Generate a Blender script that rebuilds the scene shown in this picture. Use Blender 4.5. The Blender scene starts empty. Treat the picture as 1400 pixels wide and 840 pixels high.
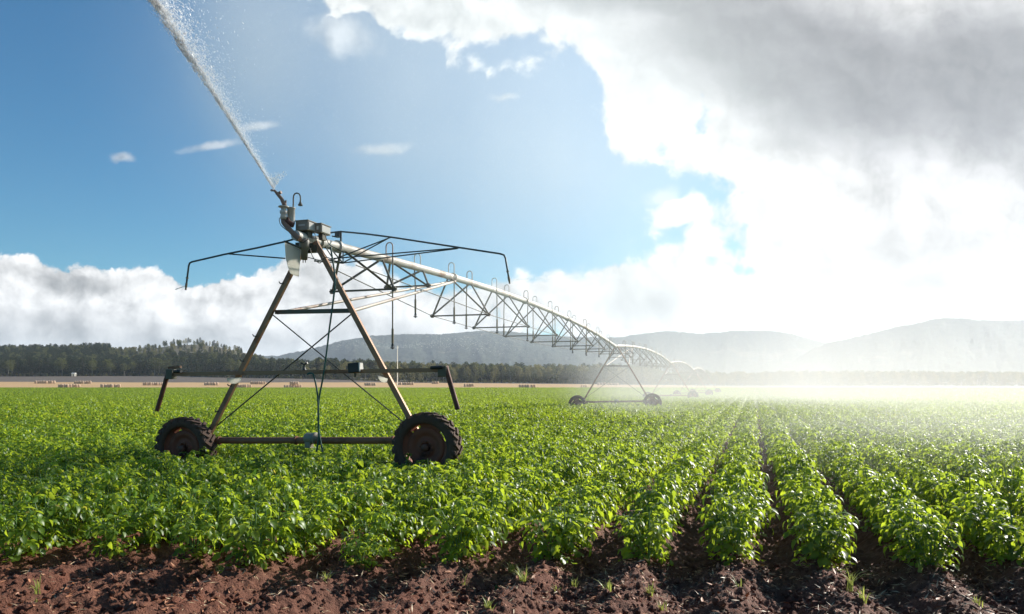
import bpy, math, random
import numpy as np
from mathutils import Vector, Matrix

R = math.radians
rng = np.random.default_rng(11)
random.seed(11)
sc = bpy.context.scene
COL = sc.collection

# ------------------------------------------------------------------ camera frame (metres, y forward)
EYE, FPX, CXP, HZ = 1.75, 1000.0, 700.0, 529.0
SUN_AZ, SUN_EL = 53.0, 27.0


def at(px, py, y):
    return Vector(((px - CXP) / FPX * y, y, EYE + (HZ - py) / FPX * y))


# ------------------------------------------------------------------ numpy noise
def _hash(ix, iy, seed):
    h = (ix.astype(np.int64) * 374761393 + iy.astype(np.int64) * 668265263 + seed * 1442695041) & 0x7fffffff
    h = ((h ^ (h >> 13)) * 1274126177) & 0x7fffffff
    return ((h ^ (h >> 16)) & 0xffff) / 65535.0


def vnoise(x, y, seed=0):
    x = np.asarray(x, float); y = np.asarray(y, float)
    ix = np.floor(x); iy = np.floor(y)
    fx = x - ix; fy = y - iy
    fx = fx * fx * fx * (fx * (fx * 6 - 15) + 10); fy = fy * fy * fy * (fy * (fy * 6 - 15) + 10)
    a = _hash(ix, iy, seed); b = _hash(ix + 1, iy, seed)
    c = _hash(ix, iy + 1, seed); d = _hash(ix + 1, iy + 1, seed)
    return (a + (b - a) * fx) * (1 - fy) + (c + (d - c) * fx) * fy


def fbm(x, y, seed=0, oct=4):
    t = 0; amp = .5; s = 1.0
    for k in range(oct):
        t = t + amp * vnoise(x * s, y * s, seed + k * 17)
        amp *= .5; s *= 2.03
    return t


def sstep(a, b, x):
    t = np.clip((np.asarray(x, float) - a) / (b - a), 0, 1)
    return t * t * (3 - 2 * t)


# ------------------------------------------------------------------ crop rows and terrain
ROW_A = R(18.2)
RS, RCs = math.sin(ROW_A), math.cos(ROW_A)
ROW_P0, ROW_D = -.17, .79
FIELD_END = 262.0


def row_p(x, y):
    return x * RCs - y * RS


BASE_U = np.array([-1.5, -.7, -.45, -.3, -.12, .1, .3, .7, 1.5])
BASE_Z = np.array([8.5, 8.5, 8.0, 7.0, 4.6, 3.6, 2.4, 2.2, 2.2])
HILL_U = np.array([-1.6, -1.0, -.7, -.6, -.52, -.45, -.42, -.38, -.34, -.28, -.2, -.1])
HILL_Z = np.array([20, 24, 26, 27, 29, 38, 38, 32, 25, 17, 7, 0])


def terrain(x, y):
    x = np.asarray(x, float); y = np.asarray(y, float)
    u = x / np.maximum(y, 1)
    z = .85 * sstep(90, 262, y)
    top = np.interp(u, BASE_U, BASE_Z)
    z = z + (top - .85) * np.clip((y - 262) / 188, 0, 1) ** 1.1
    hz = np.interp(u, HILL_U, HILL_Z)
    z = z + hz * sstep(440, 780, y) * (1 - sstep(820, 1500, y))
    z = z + (fbm(x / 60, y / 60, 5, 3) - .45) * 3.0 * sstep(420, 640, y)
    return z


def ridge_h(x, y):
    p = row_p(x, y)
    c = .5 + .5 * np.cos(2 * np.pi * (p - ROW_P0 + .10 * (fbm(x * .9, y * .9, 31, 3) - .45)) / ROW_D)
    return .18 * c ** 1.1


def ground_near(x, y):
    """fine soil relief near the camera"""
    n1 = fbm(x * 2.2, y * 2.2, 41, 3) - .45
    n2 = np.abs(vnoise(x * 9, y * 9, 43) - .5) * 2
    n3 = np.abs(vnoise(x * 22, y * 22, 47) - .5) * 2
    n4 = vnoise(x * 48, y * 48, 49) - .5
    n5 = np.abs(vnoise(x * 4.3 + n1, y * 4.3, 53) - .5) * 2
    return ridge_h(x, y) + .08 * n1 + .035 * (.5 - n5) + .038 * (.5 - n2) + .030 * (.5 - n3) + .018 * n4


# ------------------------------------------------------------------ mesh builder
def mesh_from(name, v, f_flat, f_sizes, smooth=False):
    me = bpy.data.meshes.new(name)
    v = np.asarray(v, np.float32); f_flat = np.asarray(f_flat, np.int32); f_sizes = np.asarray(f_sizes, np.int32)
    me.vertices.add(len(v)); me.vertices.foreach_set('co', v.ravel())
    me.loops.add(len(f_flat)); me.loops.foreach_set('vertex_index', f_flat)
    me.polygons.add(len(f_sizes))
    st = np.concatenate([[0], np.cumsum(f_sizes)[:-1]]).astype(np.int32)
    me.polygons.foreach_set('loop_start', st)
    me.polygons.foreach_set('loop_total', f_sizes)
    if smooth:
        me.polygons.foreach_set('use_smooth', np.ones(len(f_sizes), bool))
    me.update(calc_edges=True)
    me.validate()
    return me


class MB:
    def __init__(s):
        s.v = []; s.f = []; s.sm = []

    def add(s, vs, fs, smooth=False):
        b = len(s.v)
        s.v += [tuple(v) for v in vs]
        s.f += [tuple(i + b for i in f) for f in fs]
        s.sm += [smooth] * len(fs)
        return s

    def tube(s, pts, r, n=8, cap=True):
        pts = [Vector(p) for p in pts]
        rs = r if isinstance(r, (list, tuple)) else [r] * len(pts)
        t0 = (pts[1] - pts[0]).normalized()
        u = t0.orthogonal().normalized()
        vs = []
        for i, p in enumerate(pts):
            a = pts[max(i - 1, 0)]; b = pts[min(i + 1, len(pts) - 1)]
            t = (b - a).normalized()
            u = (u - t * u.dot(t)).normalized()
            w = t.cross(u)
            for k in range(n):
                an = 2 * math.pi * k / n
                vs.append(p + (u * math.cos(an) + w * math.sin(an)) * rs[i])
        fs = []
        for i in range(len(pts) - 1):
            for k in range(n):
                fs.append((i * n + k, i * n + (k + 1) % n, (i + 1) * n + (k + 1) % n, (i + 1) * n + k))
        s.add(vs, fs, True)
        if cap:
            s.add(vs[:n], [tuple(range(n - 1, -1, -1))])
            s.add(vs[-n:], [tuple(range(n))])
        return s

    def bar(s, a, b, w, h, up=(0, 0, 1)):
        a = Vector(a); b = Vector(b)
        t = (b - a).normalized()
        x = t.cross(Vector(up))
        if x.length < 1e-4:
            x = t.orthogonal()
        x.normalize(); y = x.cross(t).normalized()
        return s.box((a + b) / 2, x * (w / 2), y * (h / 2), t * ((b - a).length / 2))

    def channel(s, a, b, w, h, th, face):
        """a C-section bar: web facing 'face' and two flanges behind it"""
        a = Vector(a); b = Vector(b); t = (b - a).normalized()
        n = Vector(face); n = (n - t * n.dot(t)).normalized(); x = t.cross(n).normalized()
        c = (a + b) / 2; L = t * ((b - a).length / 2)
        s.box(c + n * (h / 2 - th / 2), x * (w / 2), n * (th / 2), L)
        for q in (-1, 1):
            s.box(c + x * q * (w / 2 - th / 2) - n * (th / 2), x * (th / 2), n * (h / 2 - th / 2 - .0005), L)
        return s

    def box(s, c, ax, ay, az):
        c = Vector(c); ax = Vector(ax); ay = Vector(ay); az = Vector(az)
        if ax.cross(ay).dot(az) < 0:
            ax = -ax
        vs = [c + ax * i + ay * j + az * k for k in (-1, 1) for j in (-1, 1) for i in (-1, 1)]
        fs = [(0, 2, 3, 1), (4, 5, 7, 6), (0, 1, 5, 4), (2, 6, 7, 3), (0, 4, 6, 2), (1, 3, 7, 5)]
        return s.add(vs, fs)

    def lathe(s, prof, org, axis, n=32, a0=0., a1=2 * math.pi, closed=False, smooth=True):
        org = Vector(org); ax = Vector(axis).normalized(); u = ax.orthogonal().normalized(); w = ax.cross(u)
        full = abs(a1 - a0 - 2 * math.pi) < 1e-6
        m = n if full else n + 1
        vs = []
        for k in range(m):
            an = a0 + (a1 - a0) * k / n
            d = u * math.cos(an) + w * math.sin(an)
            for (r, z) in prof:
                vs.append(org + d * r + ax * z)
        L = len(prof); fs = []
        for k in range(n):
            k2 = (k + 1) % m
            for i in range(L if closed else L - 1):
                i2 = (i + 1) % L
                fs.append((k * L + i, k2 * L + i, k2 * L + i2, k * L + i2))
        return s.add(vs, fs, smooth)

    def mesh(s, name, origin=(0, 0, 0)):
        v = np.array(s.v, float) - np.array(origin, float)
        flat = np.fromiter((i for f in s.f for i in f), np.int32)
        sizes = np.fromiter((len(f) for f in s.f), np.int32)
        me = mesh_from(name, v, flat, sizes)
        if len(me.polygons) == len(s.sm):
            me.polygons.foreach_set('use_smooth', np.array(s.sm, bool))
        return me

    def build(s, name, m, parent=None, origin=(0, 0, 0), bevel=0):
        o = bpy.data.objects.new(name, s.mesh(name, origin))
        COL.objects.link(o)
        o.data.materials.append(m)
        if parent is not None:
            o.parent = parent
        else:
            o.location = origin
        if bevel:
            md = o.modifiers.new('bevel', 'BEVEL'); md.width = bevel; md.segments = 2
        return o


def tag(o, label=None, cat=None, group=None, kind=None):
    for k, v in (('label', label), ('category', cat), ('group', group), ('kind', kind)):
        if v:
            o[k] = v
    return o


def empty(name, loc, rz=0.0):
    o = bpy.data.objects.new(name, None)
    o.empty_display_size = .3
    COL.objects.link(o); o.location = loc; o.rotation_euler = (0, 0, rz)
    return o


def link_mesh(name, me, m, parent=None, loc=None):
    o = bpy.data.objects.new(name, me)
    if m and not me.materials:
        me.materials.append(m)
    COL.objects.link(o)
    if parent is not None:
        o.parent = parent
    if loc is not None:
        o.location = loc
    return o


def dup(root, loc, rz, scale, label=None, group=None):
    r = root.copy(); COL.objects.link(r)
    r.location = loc; r.rotation_euler = (0, 0, rz); r.scale = (scale[0], scale[0], scale[1])
    if label:
        r['label'] = label
    if group:
        r['group'] = group
    for ch in root.children:
        c = ch.copy(); COL.objects.link(c); c.parent = r
    return r


# ------------------------------------------------------------------ node helpers
class NT:
    def __init__(s, nt):
        s.nt = nt; s.n = nt.nodes; s.l = nt.links

    def node(s, t, **kw):
        n = s.n.new(t)
        for k, v in kw.items():
            setattr(n, k, v)
        return n

    def set(s, sock, v):
        if v is None:
            return
        if hasattr(v, 'is_output') or isinstance(v, bpy.types.NodeSocket):
            s.l.new(v, sock)
        else:
            sock.default_value = v

    def math(s, op, a, b=None, c=None, clamp=False):
        n = s.node('ShaderNodeMath', operation=op, use_clamp=clamp)
        for i, x in enumerate((a, b, c)):
            s.set(n.inputs[i], x)
        return n.outputs[0]

    def noise(s, vec, scale, detail=4, rough=.55, dist=0.0, out='Fac', dims='3D'):
        n = s.node('ShaderNodeTexNoise', noise_dimensions=dims)
        if vec is not None:
            s.l.new(vec, n.inputs['Vector'])
        n.inputs['Scale'].default_value = scale; n.inputs['Detail'].default_value = detail
        n.inputs['Roughness'].default_value = rough; n.inputs['Distortion'].default_value = dist
        return n.outputs[out]

    def ramp(s, fac, stops, interp='LINEAR'):
        n = s.node('ShaderNodeValToRGB'); cr = n.color_ramp; cr.interpolation = interp
        while len(cr.elements) < len(stops):
            cr.elements.new(.5)
        for e, (p, c) in zip(cr.elements, stops):
            e.position = p; e.color = (c[0], c[1], c[2], 1) if not isinstance(c, (int, float)) else (c, c, c, 1)
        s.l.new(fac, n.inputs[0])
        return n.outputs[0]

    def mix(s, fac, a, b, blend='MIX'):
        n = s.node('ShaderNodeMix', data_type='RGBA', blend_type=blend)
        s.set(n.inputs[0], fac)
        for sock, v in ((n.inputs[6], a), (n.inputs[7], b)):
            if isinstance(v, tuple) and len(v) == 3:
                v = (*v, 1)
            s.set(sock, v)
        return n.outputs[2]

    def maprange(s, v, a, b, c=0., d=1., interp='SMOOTHSTEP'):
        n = s.node('ShaderNodeMapRange', interpolation_type=interp)
        s.set(n.inputs[0], v)
        for i, x in enumerate((a, b, c, d)):
            s.set(n.inputs[i + 1], x)
        return n.outputs[0]

    def blob(s, vec, c, r, rot=0.):
        """distance from an ellipse/ellipsoid: 0 at its centre, 1 at its rim"""
        m = s.node('ShaderNodeMapping', vector_type='TEXTURE')
        s.l.new(vec, m.inputs['Vector'])
        c = tuple(c) + (0,) * (3 - len(c)); r = tuple(r) + (1,) * (3 - len(r))
        m.inputs['Location'].default_value = c; m.inputs['Scale'].default_value = r
        m.inputs['Rotation'].default_value = (0, 0, R(rot))
        v = s.node('ShaderNodeVectorMath', operation='LENGTH')
        s.l.new(m.outputs[0], v.inputs[0])
        return v.outputs['Value']


def new_mat(name):
    m = bpy.data.materials.new(name); m.use_nodes = True
    m.node_tree.nodes.clear()
    t = NT(m.node_tree)
    t.out = t.node('ShaderNodeOutputMaterial')
    return m, t


def steel(name, c1, c2, rust=(.16, .06, .03), amt=.5, metal=.25, rough=.5, scale=6.0):
    m, t = new_mat(name)
    tc = t.node('ShaderNodeTexCoord').outputs['Object']
    n1 = t.noise(tc, scale, 6, .65)
    n2 = t.noise(tc, scale * .33, 4, .6)
    n3 = t.noise(tc, scale * 14, 3, .6)
    base = t.mix(n1, c1, c2)
    rm = t.math('MULTIPLY', t.maprange(n2, .62 - amt * .3, .78 - amt * .2), t.maprange(n1, .35, .6))
    col = t.mix(rm, base, rust)
    col = t.mix(.35, col, t.mix(n3, (.25, .25, .25), (1, 1, 1)), 'MULTIPLY')
    p = t.node('ShaderNodeBsdfPrincipled')
    t.l.new(col, p.inputs['Base Color'])
    p.inputs['Metallic'].default_value = metal
    t.l.new(t.maprange(n1, .2, .8, rough - .12, rough + .22, 'LINEAR'), p.inputs['Roughness'])
    b = t.node('ShaderNodeBump'); b.inputs['Strength'].default_value = .15; b.inputs['Distance'].default_value = .01
    t.l.new(n3, b.inputs['Height']); t.l.new(b.outputs[0], p.inputs['Normal'])
    t.l.new(p.outputs[0], t.out.inputs[0])
    return m


def plain(name, c, rough=.5, metal=0., var=.25, scale=9.0):
    m, t = new_mat(name)
    tc = t.node('ShaderNodeTexCoord').outputs['Object']
    n1 = t.noise(tc, scale, 5, .65)
    col = t.mix(n1, tuple(x * (1 - var) for x in c), tuple(min(1, x * (1 + var)) for x in c))
    p = t.node('ShaderNodeBsdfPrincipled')
    t.l.new(col, p.inputs['Base Color']); p.inputs['Metallic'].default_value = metal
    t.l.new(t.maprange(n1, .2, .8, rough - .08, rough + .12, 'LINEAR'), p.inputs['Roughness'])
    t.l.new(p.outputs[0], t.out.inputs[0])
    return m


def leaf_mat(name, c, tr, rough=.36, tmix=.45, var=.35, spec=.5, yellow=0.0):
    m, t = new_mat(name)
    geo = t.node('ShaderNodeNewGeometry')
    oi = t.node('ShaderNodeObjectInfo')
    isl = geo.outputs['Random Per Island']
    v = t.math('MULTIPLY_ADD', isl, .6, t.math('MULTIPLY', oi.outputs['Random'], .4))
    lo = tuple(x * (1 - var) for x in c); hi = (min(1, c[0] * (1 + var * 1.5)), min(1, c[1] * (1 + var)), c[2] * (1 + var * .5))
    tlo = tuple(x * (1 - var) for x in tr); thi = (min(1, tr[0] * (1 + var)), min(1, tr[1] * (1 + var * .6)), tr[2])
    odd = t.math('MULTIPLY', t.math('GREATER_THAN', t.math('FRACT', t.math('MULTIPLY', isl, 17.3)), .975), yellow)
    p = t.node('ShaderNodeBsdfPrincipled')
    t.l.new(t.mix(odd, t.mix(v, lo, hi), (.26, .22, .05)), p.inputs['Base Color'])
    p.inputs['Roughness'].default_value = rough
    p.inputs['Specular IOR Level'].default_value = spec
    tl = t.node('ShaderNodeBsdfTranslucent')
    t.l.new(t.mix(odd, t.mix(v, tlo, thi), tuple(min(1, a) for a in (tr[0] * 1.7, tr[1] * 1.1, tr[2] * 2))), tl.inputs['Color'])
    mx = t.node('ShaderNodeMixShader'); mx.inputs[0].default_value = tmix
    t.l.new(p.outputs[0], mx.inputs[1]); t.l.new(tl.outputs[0], mx.inputs[2])
    t.l.new(mx.outputs[0], t.out.inputs[0])
    return m


def water_mat(name, tmix=.6, alpha=1.0):
    m, t = new_mat(name)
    d = t.node('ShaderNodeBsdfPrincipled'); d.inputs['Base Color'].default_value = (.95, .95, .95, 1)
    d.inputs['Roughness'].default_value = .25
    tl = t.node('ShaderNodeBsdfTranslucent'); tl.inputs[0].default_value = (.97, .97, .97, 1)
    mx = t.node('ShaderNodeMixShader'); mx.inputs[0].default_value = tmix
    t.l.new(d.outputs[0], mx.inputs[1]); t.l.new(tl.outputs[0], mx.inputs[2])
    o = mx.outputs[0]
    if alpha < 1:
        tr = t.node('ShaderNodeBsdfTransparent'); m2 = t.node('ShaderNodeMixShader'); m2.inputs[0].default_value = alpha
        t.l.new(tr.outputs[0], m2.inputs[1]); t.l.new(o, m2.inputs[2]); o = m2.outputs[0]
    t.l.new(o, t.out.inputs[0])
    return m


# ------------------------------------------------------------------ scatter with geometry nodes (stuff only)
def scatter(name, pts, rz, scl, var, protos):
    me = bpy.data.meshes.new(name)
    n = len(pts)
    me.vertices.add(n); me.vertices.foreach_set('co', np.asarray(pts, np.float32).ravel())
    for an, ty, arr in (('rz', 'FLOAT', rz), ('scl', 'FLOAT', scl), ('kind_index', 'INT', var)):
        a = me.attributes.new(an, ty, 'POINT')
        a.data.foreach_set('value', np.asarray(arr, np.float32 if ty == 'FLOAT' else np.int32))
    o = bpy.data.objects.new(name, me); COL.objects.link(o)
    ng = bpy.data.node_groups.new(name, 'GeometryNodeTree')
    ng.interface.new_socket('Geometry', in_out='INPUT', socket_type='NodeSocketGeometry')
    ng.interface.new_socket('Geometry', in_out='OUTPUT', socket_type='NodeSocketGeometry')
    N = ng.nodes; L = ng.links
    gi = N.new('NodeGroupInput'); go = N.new('NodeGroupOutput')
    na = {}
    for an, ty in (('rz', 'FLOAT'), ('scl', 'FLOAT'), ('kind_index', 'INT')):
        x = N.new('GeometryNodeInputNamedAttribute'); x.data_type = ty
        x.inputs['Name'].default_value = an; na[an] = x.outputs['Attribute']
    cr = N.new('ShaderNodeCombineXYZ'); L.new(na['rz'], cr.inputs[2])
    er = N.new('FunctionNodeEulerToRotation'); L.new(cr.outputs[0], er.inputs[0])
    jn = N.new('GeometryNodeJoinGeometry')
    for i, p in enumerate(protos):
        cmp_ = N.new('FunctionNodeCompare'); cmp_.data_type = 'INT'; cmp_.operation = 'EQUAL'
        ins = [s for s in cmp_.inputs if s.type == 'INT']
        L.new(na['kind_index'], ins[0]); ins[1].default_value = i
        oi = N.new('GeometryNodeObjectInfo'); oi.inputs['Object'].default_value = p
        oi.inputs['As Instance'].default_value = True
        ip = N.new('GeometryNodeInstanceOnPoints')
        L.new(gi.outputs[0], ip.inputs['Points']); L.new(cmp_.outputs[0], ip.inputs['Selection'])
        L.new(oi.outputs['Geometry'], ip.inputs['Instance']); L.new(er.outputs[0], ip.inputs['Rotation'])
        L.new(na['scl'], ip.inputs['Scale'])
        L.new(ip.outputs[0], jn.inputs[0])
    L.new(jn.outputs[0], go.inputs[0])
    md = o.modifiers.new('scatter', 'NODES'); md.node_group = ng
    return o
# ================================================================== camera, light, sky
cam_d = bpy.data.cameras.new('camera'); cam = bpy.data.objects.new('camera', cam_d); COL.objects.link(cam)
cam.location = (0, 0, EYE); cam.rotation_euler = (R(90), 0, 0)
cam_d.sensor_width = 36; cam_d.lens = 36 * FPX / 1400
cam_d.shift_y = (HZ - 420) / 1400
cam_d.clip_end = 30000; cam_d.clip_start = .05
sc.camera = cam

sd = bpy.data.lights.new('sun', 'SUN'); so = bpy.data.objects.new('sun', sd); COL.objects.link(so)
sd.energy = 5.0; sd.angle = R(.53); sd.color = (1.0, .95, .87)
S = Vector((math.sin(R(SUN_AZ)) * math.cos(R(SUN_EL)), math.cos(R(SUN_AZ)) * math.cos(R(SUN_EL)), math.sin(R(SUN_EL))))
so.rotation_euler = S.to_track_quat('Z', 'Y').to_euler(); so.location = (40, 30, 40)

w = bpy.data.worlds.new('World'); sc.world = w; w.use_nodes = True
w.node_tree.nodes.clear()
t = NT(w.node_tree)
wout = t.node('ShaderNodeOutputWorld')
sky = t.node('ShaderNodeTexSky', sky_type='NISHITA')
sky.sun_disc = False; sky.sun_elevation = R(SUN_EL); sky.sun_rotation = R(SUN_AZ)
sky.altitude = 300; sky.air_density = 1.0; sky.dust_density = .5; sky.ozone_density = 3.0
hs = t.node('ShaderNodeHueSaturation'); hs.inputs['Saturation'].default_value = 1.25; hs.inputs['Value'].default_value = 1.0
t.l.new(sky.outputs[0], hs.inputs['Color'])
bg_sky = t.node('ShaderNodeBackground'); bg_sky.inputs[1].default_value = .066
t.l.new(t.mix(1.0, hs.outputs[0], (.44, .98, 1.0), 'MULTIPLY'), bg_sky.inputs[0])

tc = t.node('ShaderNodeTexCoord').outputs['Generated']
sx = t.node('ShaderNodeSeparateXYZ'); t.l.new(tc, sx.inputs[0])
ay = t.math('MAXIMUM', t.math('ABSOLUTE', sx.outputs[1]), .08)
u = t.math('DIVIDE', sx.outputs[0], ay); v = t.math('DIVIDE', sx.outputs[2], ay)
cb = t.node('ShaderNodeCombineXYZ'); t.l.new(u, cb.inputs[0]); t.l.new(v, cb.inputs[1])
uv = cb.outputs[0]
# domain warp so that the clouds billow
wn = t.noise(uv, 9.0, 4, .55, out='Color')
wsub = t.node('ShaderNodeVectorMath', operation='SUBTRACT'); t.l.new(wn, wsub.inputs[0]); wsub.inputs[1].default_value = (.5, .5, .5)
wscl = t.node('ShaderNodeVectorMath', operation='SCALE'); t.l.new(wsub.outputs[0], wscl.inputs[0]); wscl.inputs[3].default_value = .05
wadd = t.node('ShaderNodeVectorMath', operation='ADD'); t.l.new(uv, wadd.inputs[0]); t.l.new(wscl.outputs[0], wadd.inputs[1])
wflat = t.node('ShaderNodeVectorMath', operation='MULTIPLY'); t.l.new(wadd.outputs[0], wflat.inputs[0]); wflat.inputs[1].default_value = (1, 1, 0)
uvw = wflat.outputs[0]


def px_blobs(lst, k=.12):
    acc = None
    for (cx, cy, rx, ry, rot) in lst:
        b = t.blob(uvw, ((cx - CXP) / FPX, (HZ - cy) / FPX), (rx / FPX, ry / FPX), rot)
        acc = b if acc is None else t.math('SMOOTH_MIN', acc, b, k)
    return acc


CLOUD = [(1150, 40, 560, 150, -6), (620, 8, 210, 58, -8), (900, 120, 90, 120, 20), (1210, 320, 310, 190, 0),
         (1010, 190, 110, 75, 20), (1330, 180, 320, 230, 0), (930, 285, 45, 24, 10), (985, 125, 70, 50, 0), (1065, 170, 130, 120, 0),
         (1080, 425, 460, 80, 0), (835, 392, 105, 42, 0), (740, 412, 120, 34, 0),
         (40, 408, 150, 54, 0), (190, 428, 130, 62, 0), (320, 436, 140, 60, 0), (460, 438, 130, 82, 0), (590, 448, 150, 60, 0),
         (-200, 400, 170, 70, 0), (80, 466, 200, 40, 0), (1700, 250, 500, 320, 0)]
mr = px_blobs(CLOUD)
n_big = t.noise(uvw, 9.0, 9, .58)
n_med = t.noise(uvw, 22.0, 7, .6)
n_v = t.node('ShaderNodeTexVoronoi', feature='SMOOTH_F1'); t.l.new(uvw, n_v.inputs['Vector']); n_v.inputs['Scale'].default_value = 26.0
n_v.inputs['Smoothness'].default_value = .6
puff = t.math('SUBTRACT', .5, n_v.outputs['Distance'])
val = t.math('ADD', t.math('SUBTRACT', 1.0, mr),
             t.math('ADD', t.math('MULTIPLY', t.math('SUBTRACT', n_big, .5), 1.5), t.math('ADD', t.math('MULTIPLY', puff, .30), t.math('MULTIPLY', t.math('SUBTRACT', n_med, .5), .8))))
front = t.maprange(sx.outputs[1], -.25, .12)  # unseen clouds behind the camera are thinned and dimmed to steer ambient light
alpha = t.math('MULTIPLY', t.maprange(val, -.02, t.maprange(u, -.35, -.05, .11, .26)), t.maprange(front, 0, 1, .80, 1.0))
# thin wisps high in the blue
WISP = [(520, 199, 55, 14, -2), (470, 45, 70, 42, -15), (290, 200, 55, 9, 2), (165, 213, 22, 9, 0), (690, 135, 26, 9, 0), (350, 180, 40, 10, 10), (905, 265, 30, 18, 0)]
mw = px_blobs(WISP)
wv = t.math('ADD', t.math('SUBTRACT', 1.0, mw), t.math('MULTIPLY', t.math('SUBTRACT', n_med, .5), 1.3))
walpha = t.math('MULTIPLY', t.maprange(wv, .0, .9), .55)
# cirrus veil: a few holes and soft streaks outside the modelled clouds
alpha2 = t.math('MAXIMUM', alpha, walpha)
# grey undersides
GREY = [(1130, 95, 330, 120, -14), (900, -8, 250, 45, -4), (1350, 115, 190, 130, 0), (1010, 55, 150, 70, -10), (1600, 120, 300, 180, 0), (-300, 460, 300, 40, 0)]
GREY2 = [(1270, 335, 200, 40, 0), (1310, 388, 190, 24, 0), (880, 420, 90, 30, 0), (60, 448, 150, 34, 0), (260, 462, 190, 30, 0),
         (500, 452, 120, 26, 0), (100, 385, 90, 16, -6)]
g1 = t.maprange(t.math('ADD', t.math('SUBTRACT', 1.0, px_blobs(GREY)), t.math('MULTIPLY', t.math('SUBTRACT', n_big, .5), .6)), -.28, .62)
g2 = t.maprange(t.math('ADD', t.math('SUBTRACT', 1.0, px_blobs(GREY2)), t.math('MULTIPLY', t.math('SUBTRACT', n_med, .5), 1.6)), -.1, .8)
# sunward-lit puffs: compare the cloud thickness with itself a little towards the sun
off = t.node('ShaderNodeVectorMath', operation='ADD'); t.l.new(uvw, off.inputs[0]); off.inputs[1].default_value = (.030, .026, 0)
n_off = t.noise(off.outputs[0], 9.0, 9, .58)
r2a = t.node('ShaderNodeVectorMath', operation='ADD'); t.l.new(uvw, r2a.inputs[0]); r2a.inputs[1].default_value = (.012, .011, 0)
n_moff = t.noise(r2a.outputs[0], 22.0, 7, .6)
relief = t.math('ADD', t.maprange(t.math('SUBTRACT', n_big, n_off), -.14, .14, -.15, .15, 'LINEAR'), t.maprange(t.math('SUBTRACT', n_med, n_moff), -.14, .14, -.11, .11, 'LINEAR'))
# the sky on the sunward side is brighter
side = t.maprange(u, -.75, .35, 1.05, .97)
relief = t.math('MULTIPLY', relief, t.maprange(u, -.3, .3, 1.0, .5))
white = t.math('MULTIPLY', t.math('ADD', t.math('ADD', .55, relief), t.math('MULTIPLY', t.math('SUBTRACT', puff, .15), .16)), side)
cmix = t.node('ShaderNodeMix', data_type='FLOAT'); t.l.new(g2, cmix.inputs[0]); t.l.new(white, cmix.inputs[2])
t.l.new(t.math('MULTIPLY', white, .70), cmix.inputs[3])
cm2 = t.node('ShaderNodeMix', data_type='FLOAT'); t.l.new(g1, cm2.inputs[0]); t.l.new(cmix.outputs[0], cm2.inputs[2])
t.l.new(t.math('ADD', .195, t.math('MULTIPLY', relief, .25)), cm2.inputs[3])
tint = t.mix(g1, (1.0, .992, .975), (.975, .985, 1.02))
ccol = t.node('ShaderNodeVectorMath', operation='SCALE'); t.l.new(tint, ccol.inputs[0]); t.l.new(t.math('MULTIPLY', cm2.outputs[0], t.maprange(front, 0, 1, .42, 1.0)), ccol.inputs[3])
bg_c = t.node('ShaderNodeBackground'); t.l.new(ccol.outputs[0], bg_c.inputs[0]); bg_c.inputs[1].default_value = 1.0
mxs = t.node('ShaderNodeMixShader'); t.l.new(alpha2, mxs.inputs[0]); t.l.new(bg_sky.outputs[0], mxs.inputs[1]); t.l.new(bg_c.outputs[0], mxs.inputs[2])
t.l.new(mxs.outputs[0], wout.inputs[0])
w.cycles.sampling_method = 'MANUAL'; w.cycles.sample_map_resolution = 1024

vs = sc.view_settings
vs.view_transform = 'Standard'; vs.look = 'None'; vs.exposure = 0.84; vs.gamma = 1; vs.use_curve_mapping = False
cy = sc.cycles
cy.max_bounces = 6; cy.diffuse_bounces = 4; cy.glossy_bounces = 2; cy.transmission_bounces = 4; cy.transparent_max_bounces = 8
cy.volume_bounces = 1; cy.use_denoising = True; cy.caustics_reflective = False; cy.caustics_refractive = False
cy.use_adaptive_sampling = False; cy.sample_clamp_indirect = 4

# ================================================================== ground
gm, t = new_mat('soil_and_stubble')
geo = t.node('ShaderNodeNewGeometry'); pos = geo.outputs['Position']
sp = t.node('ShaderNodeSeparateXYZ'); t.l.new(pos, sp.inputs[0])
na = t.noise(pos, 1.3, 5, .6); nb = t.noise(pos, 9.0, 5, .65); nc = t.noise(pos, 60.0, 4, .65)
soil = t.mix(nb, (.072, .027, .015), (.20, .076, .041))
soil = t.mix(t.maprange(na, .42, .68), soil, (.15, .050, .026))
soil = t.mix(t.maprange(nc, .60, .74), soil, (.17, .078, .048))
nf = t.noise(pos, .035, 4, .6)
sm = t.node('ShaderNodeMapping'); t.l.new(pos, sm.inputs[0]); sm.inputs['Scale'].default_value = (.02, .35, .1)
ns = t.noise(sm.outputs[0], 1.0, 5, .6)
tan = t.mix(ns, (.40, .235, .10), (.58, .38, .18))
grey = t.mix(ns, (.075, .058, .048), (.15, .115, .085))  # grey-brown band: cloud shade put into the far stubble colour
yy = t.math('ADD', sp.outputs[1], t.math('MULTIPLY', t.math('SUBTRACT', nf, .5), 26.0))
bound = t.maprange(sp.outputs[0], -150.0, -20.0, 345.0, 425.0)
dry = t.mix(t.maprange(t.math('SUBTRACT', yy, bound), -4.0, 5.0), tan, grey)
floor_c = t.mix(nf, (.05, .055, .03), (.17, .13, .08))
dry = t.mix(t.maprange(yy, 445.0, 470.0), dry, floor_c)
col = t.mix(t.maprange(sp.outputs[1], FIELD_END - 1.0, FIELD_END + 1.0), soil, dry)
p = t.node('ShaderNodeBsdfPrincipled'); t.l.new(col, p.inputs['Base Color']); p.inputs['Roughness'].default_value = .82
p.inputs['Specular IOR Level'].default_value = .35
bp = t.node('ShaderNodeBump'); bp.inputs['Strength'].default_value = .9; bp.inputs['Distance'].default_value = .025
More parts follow.
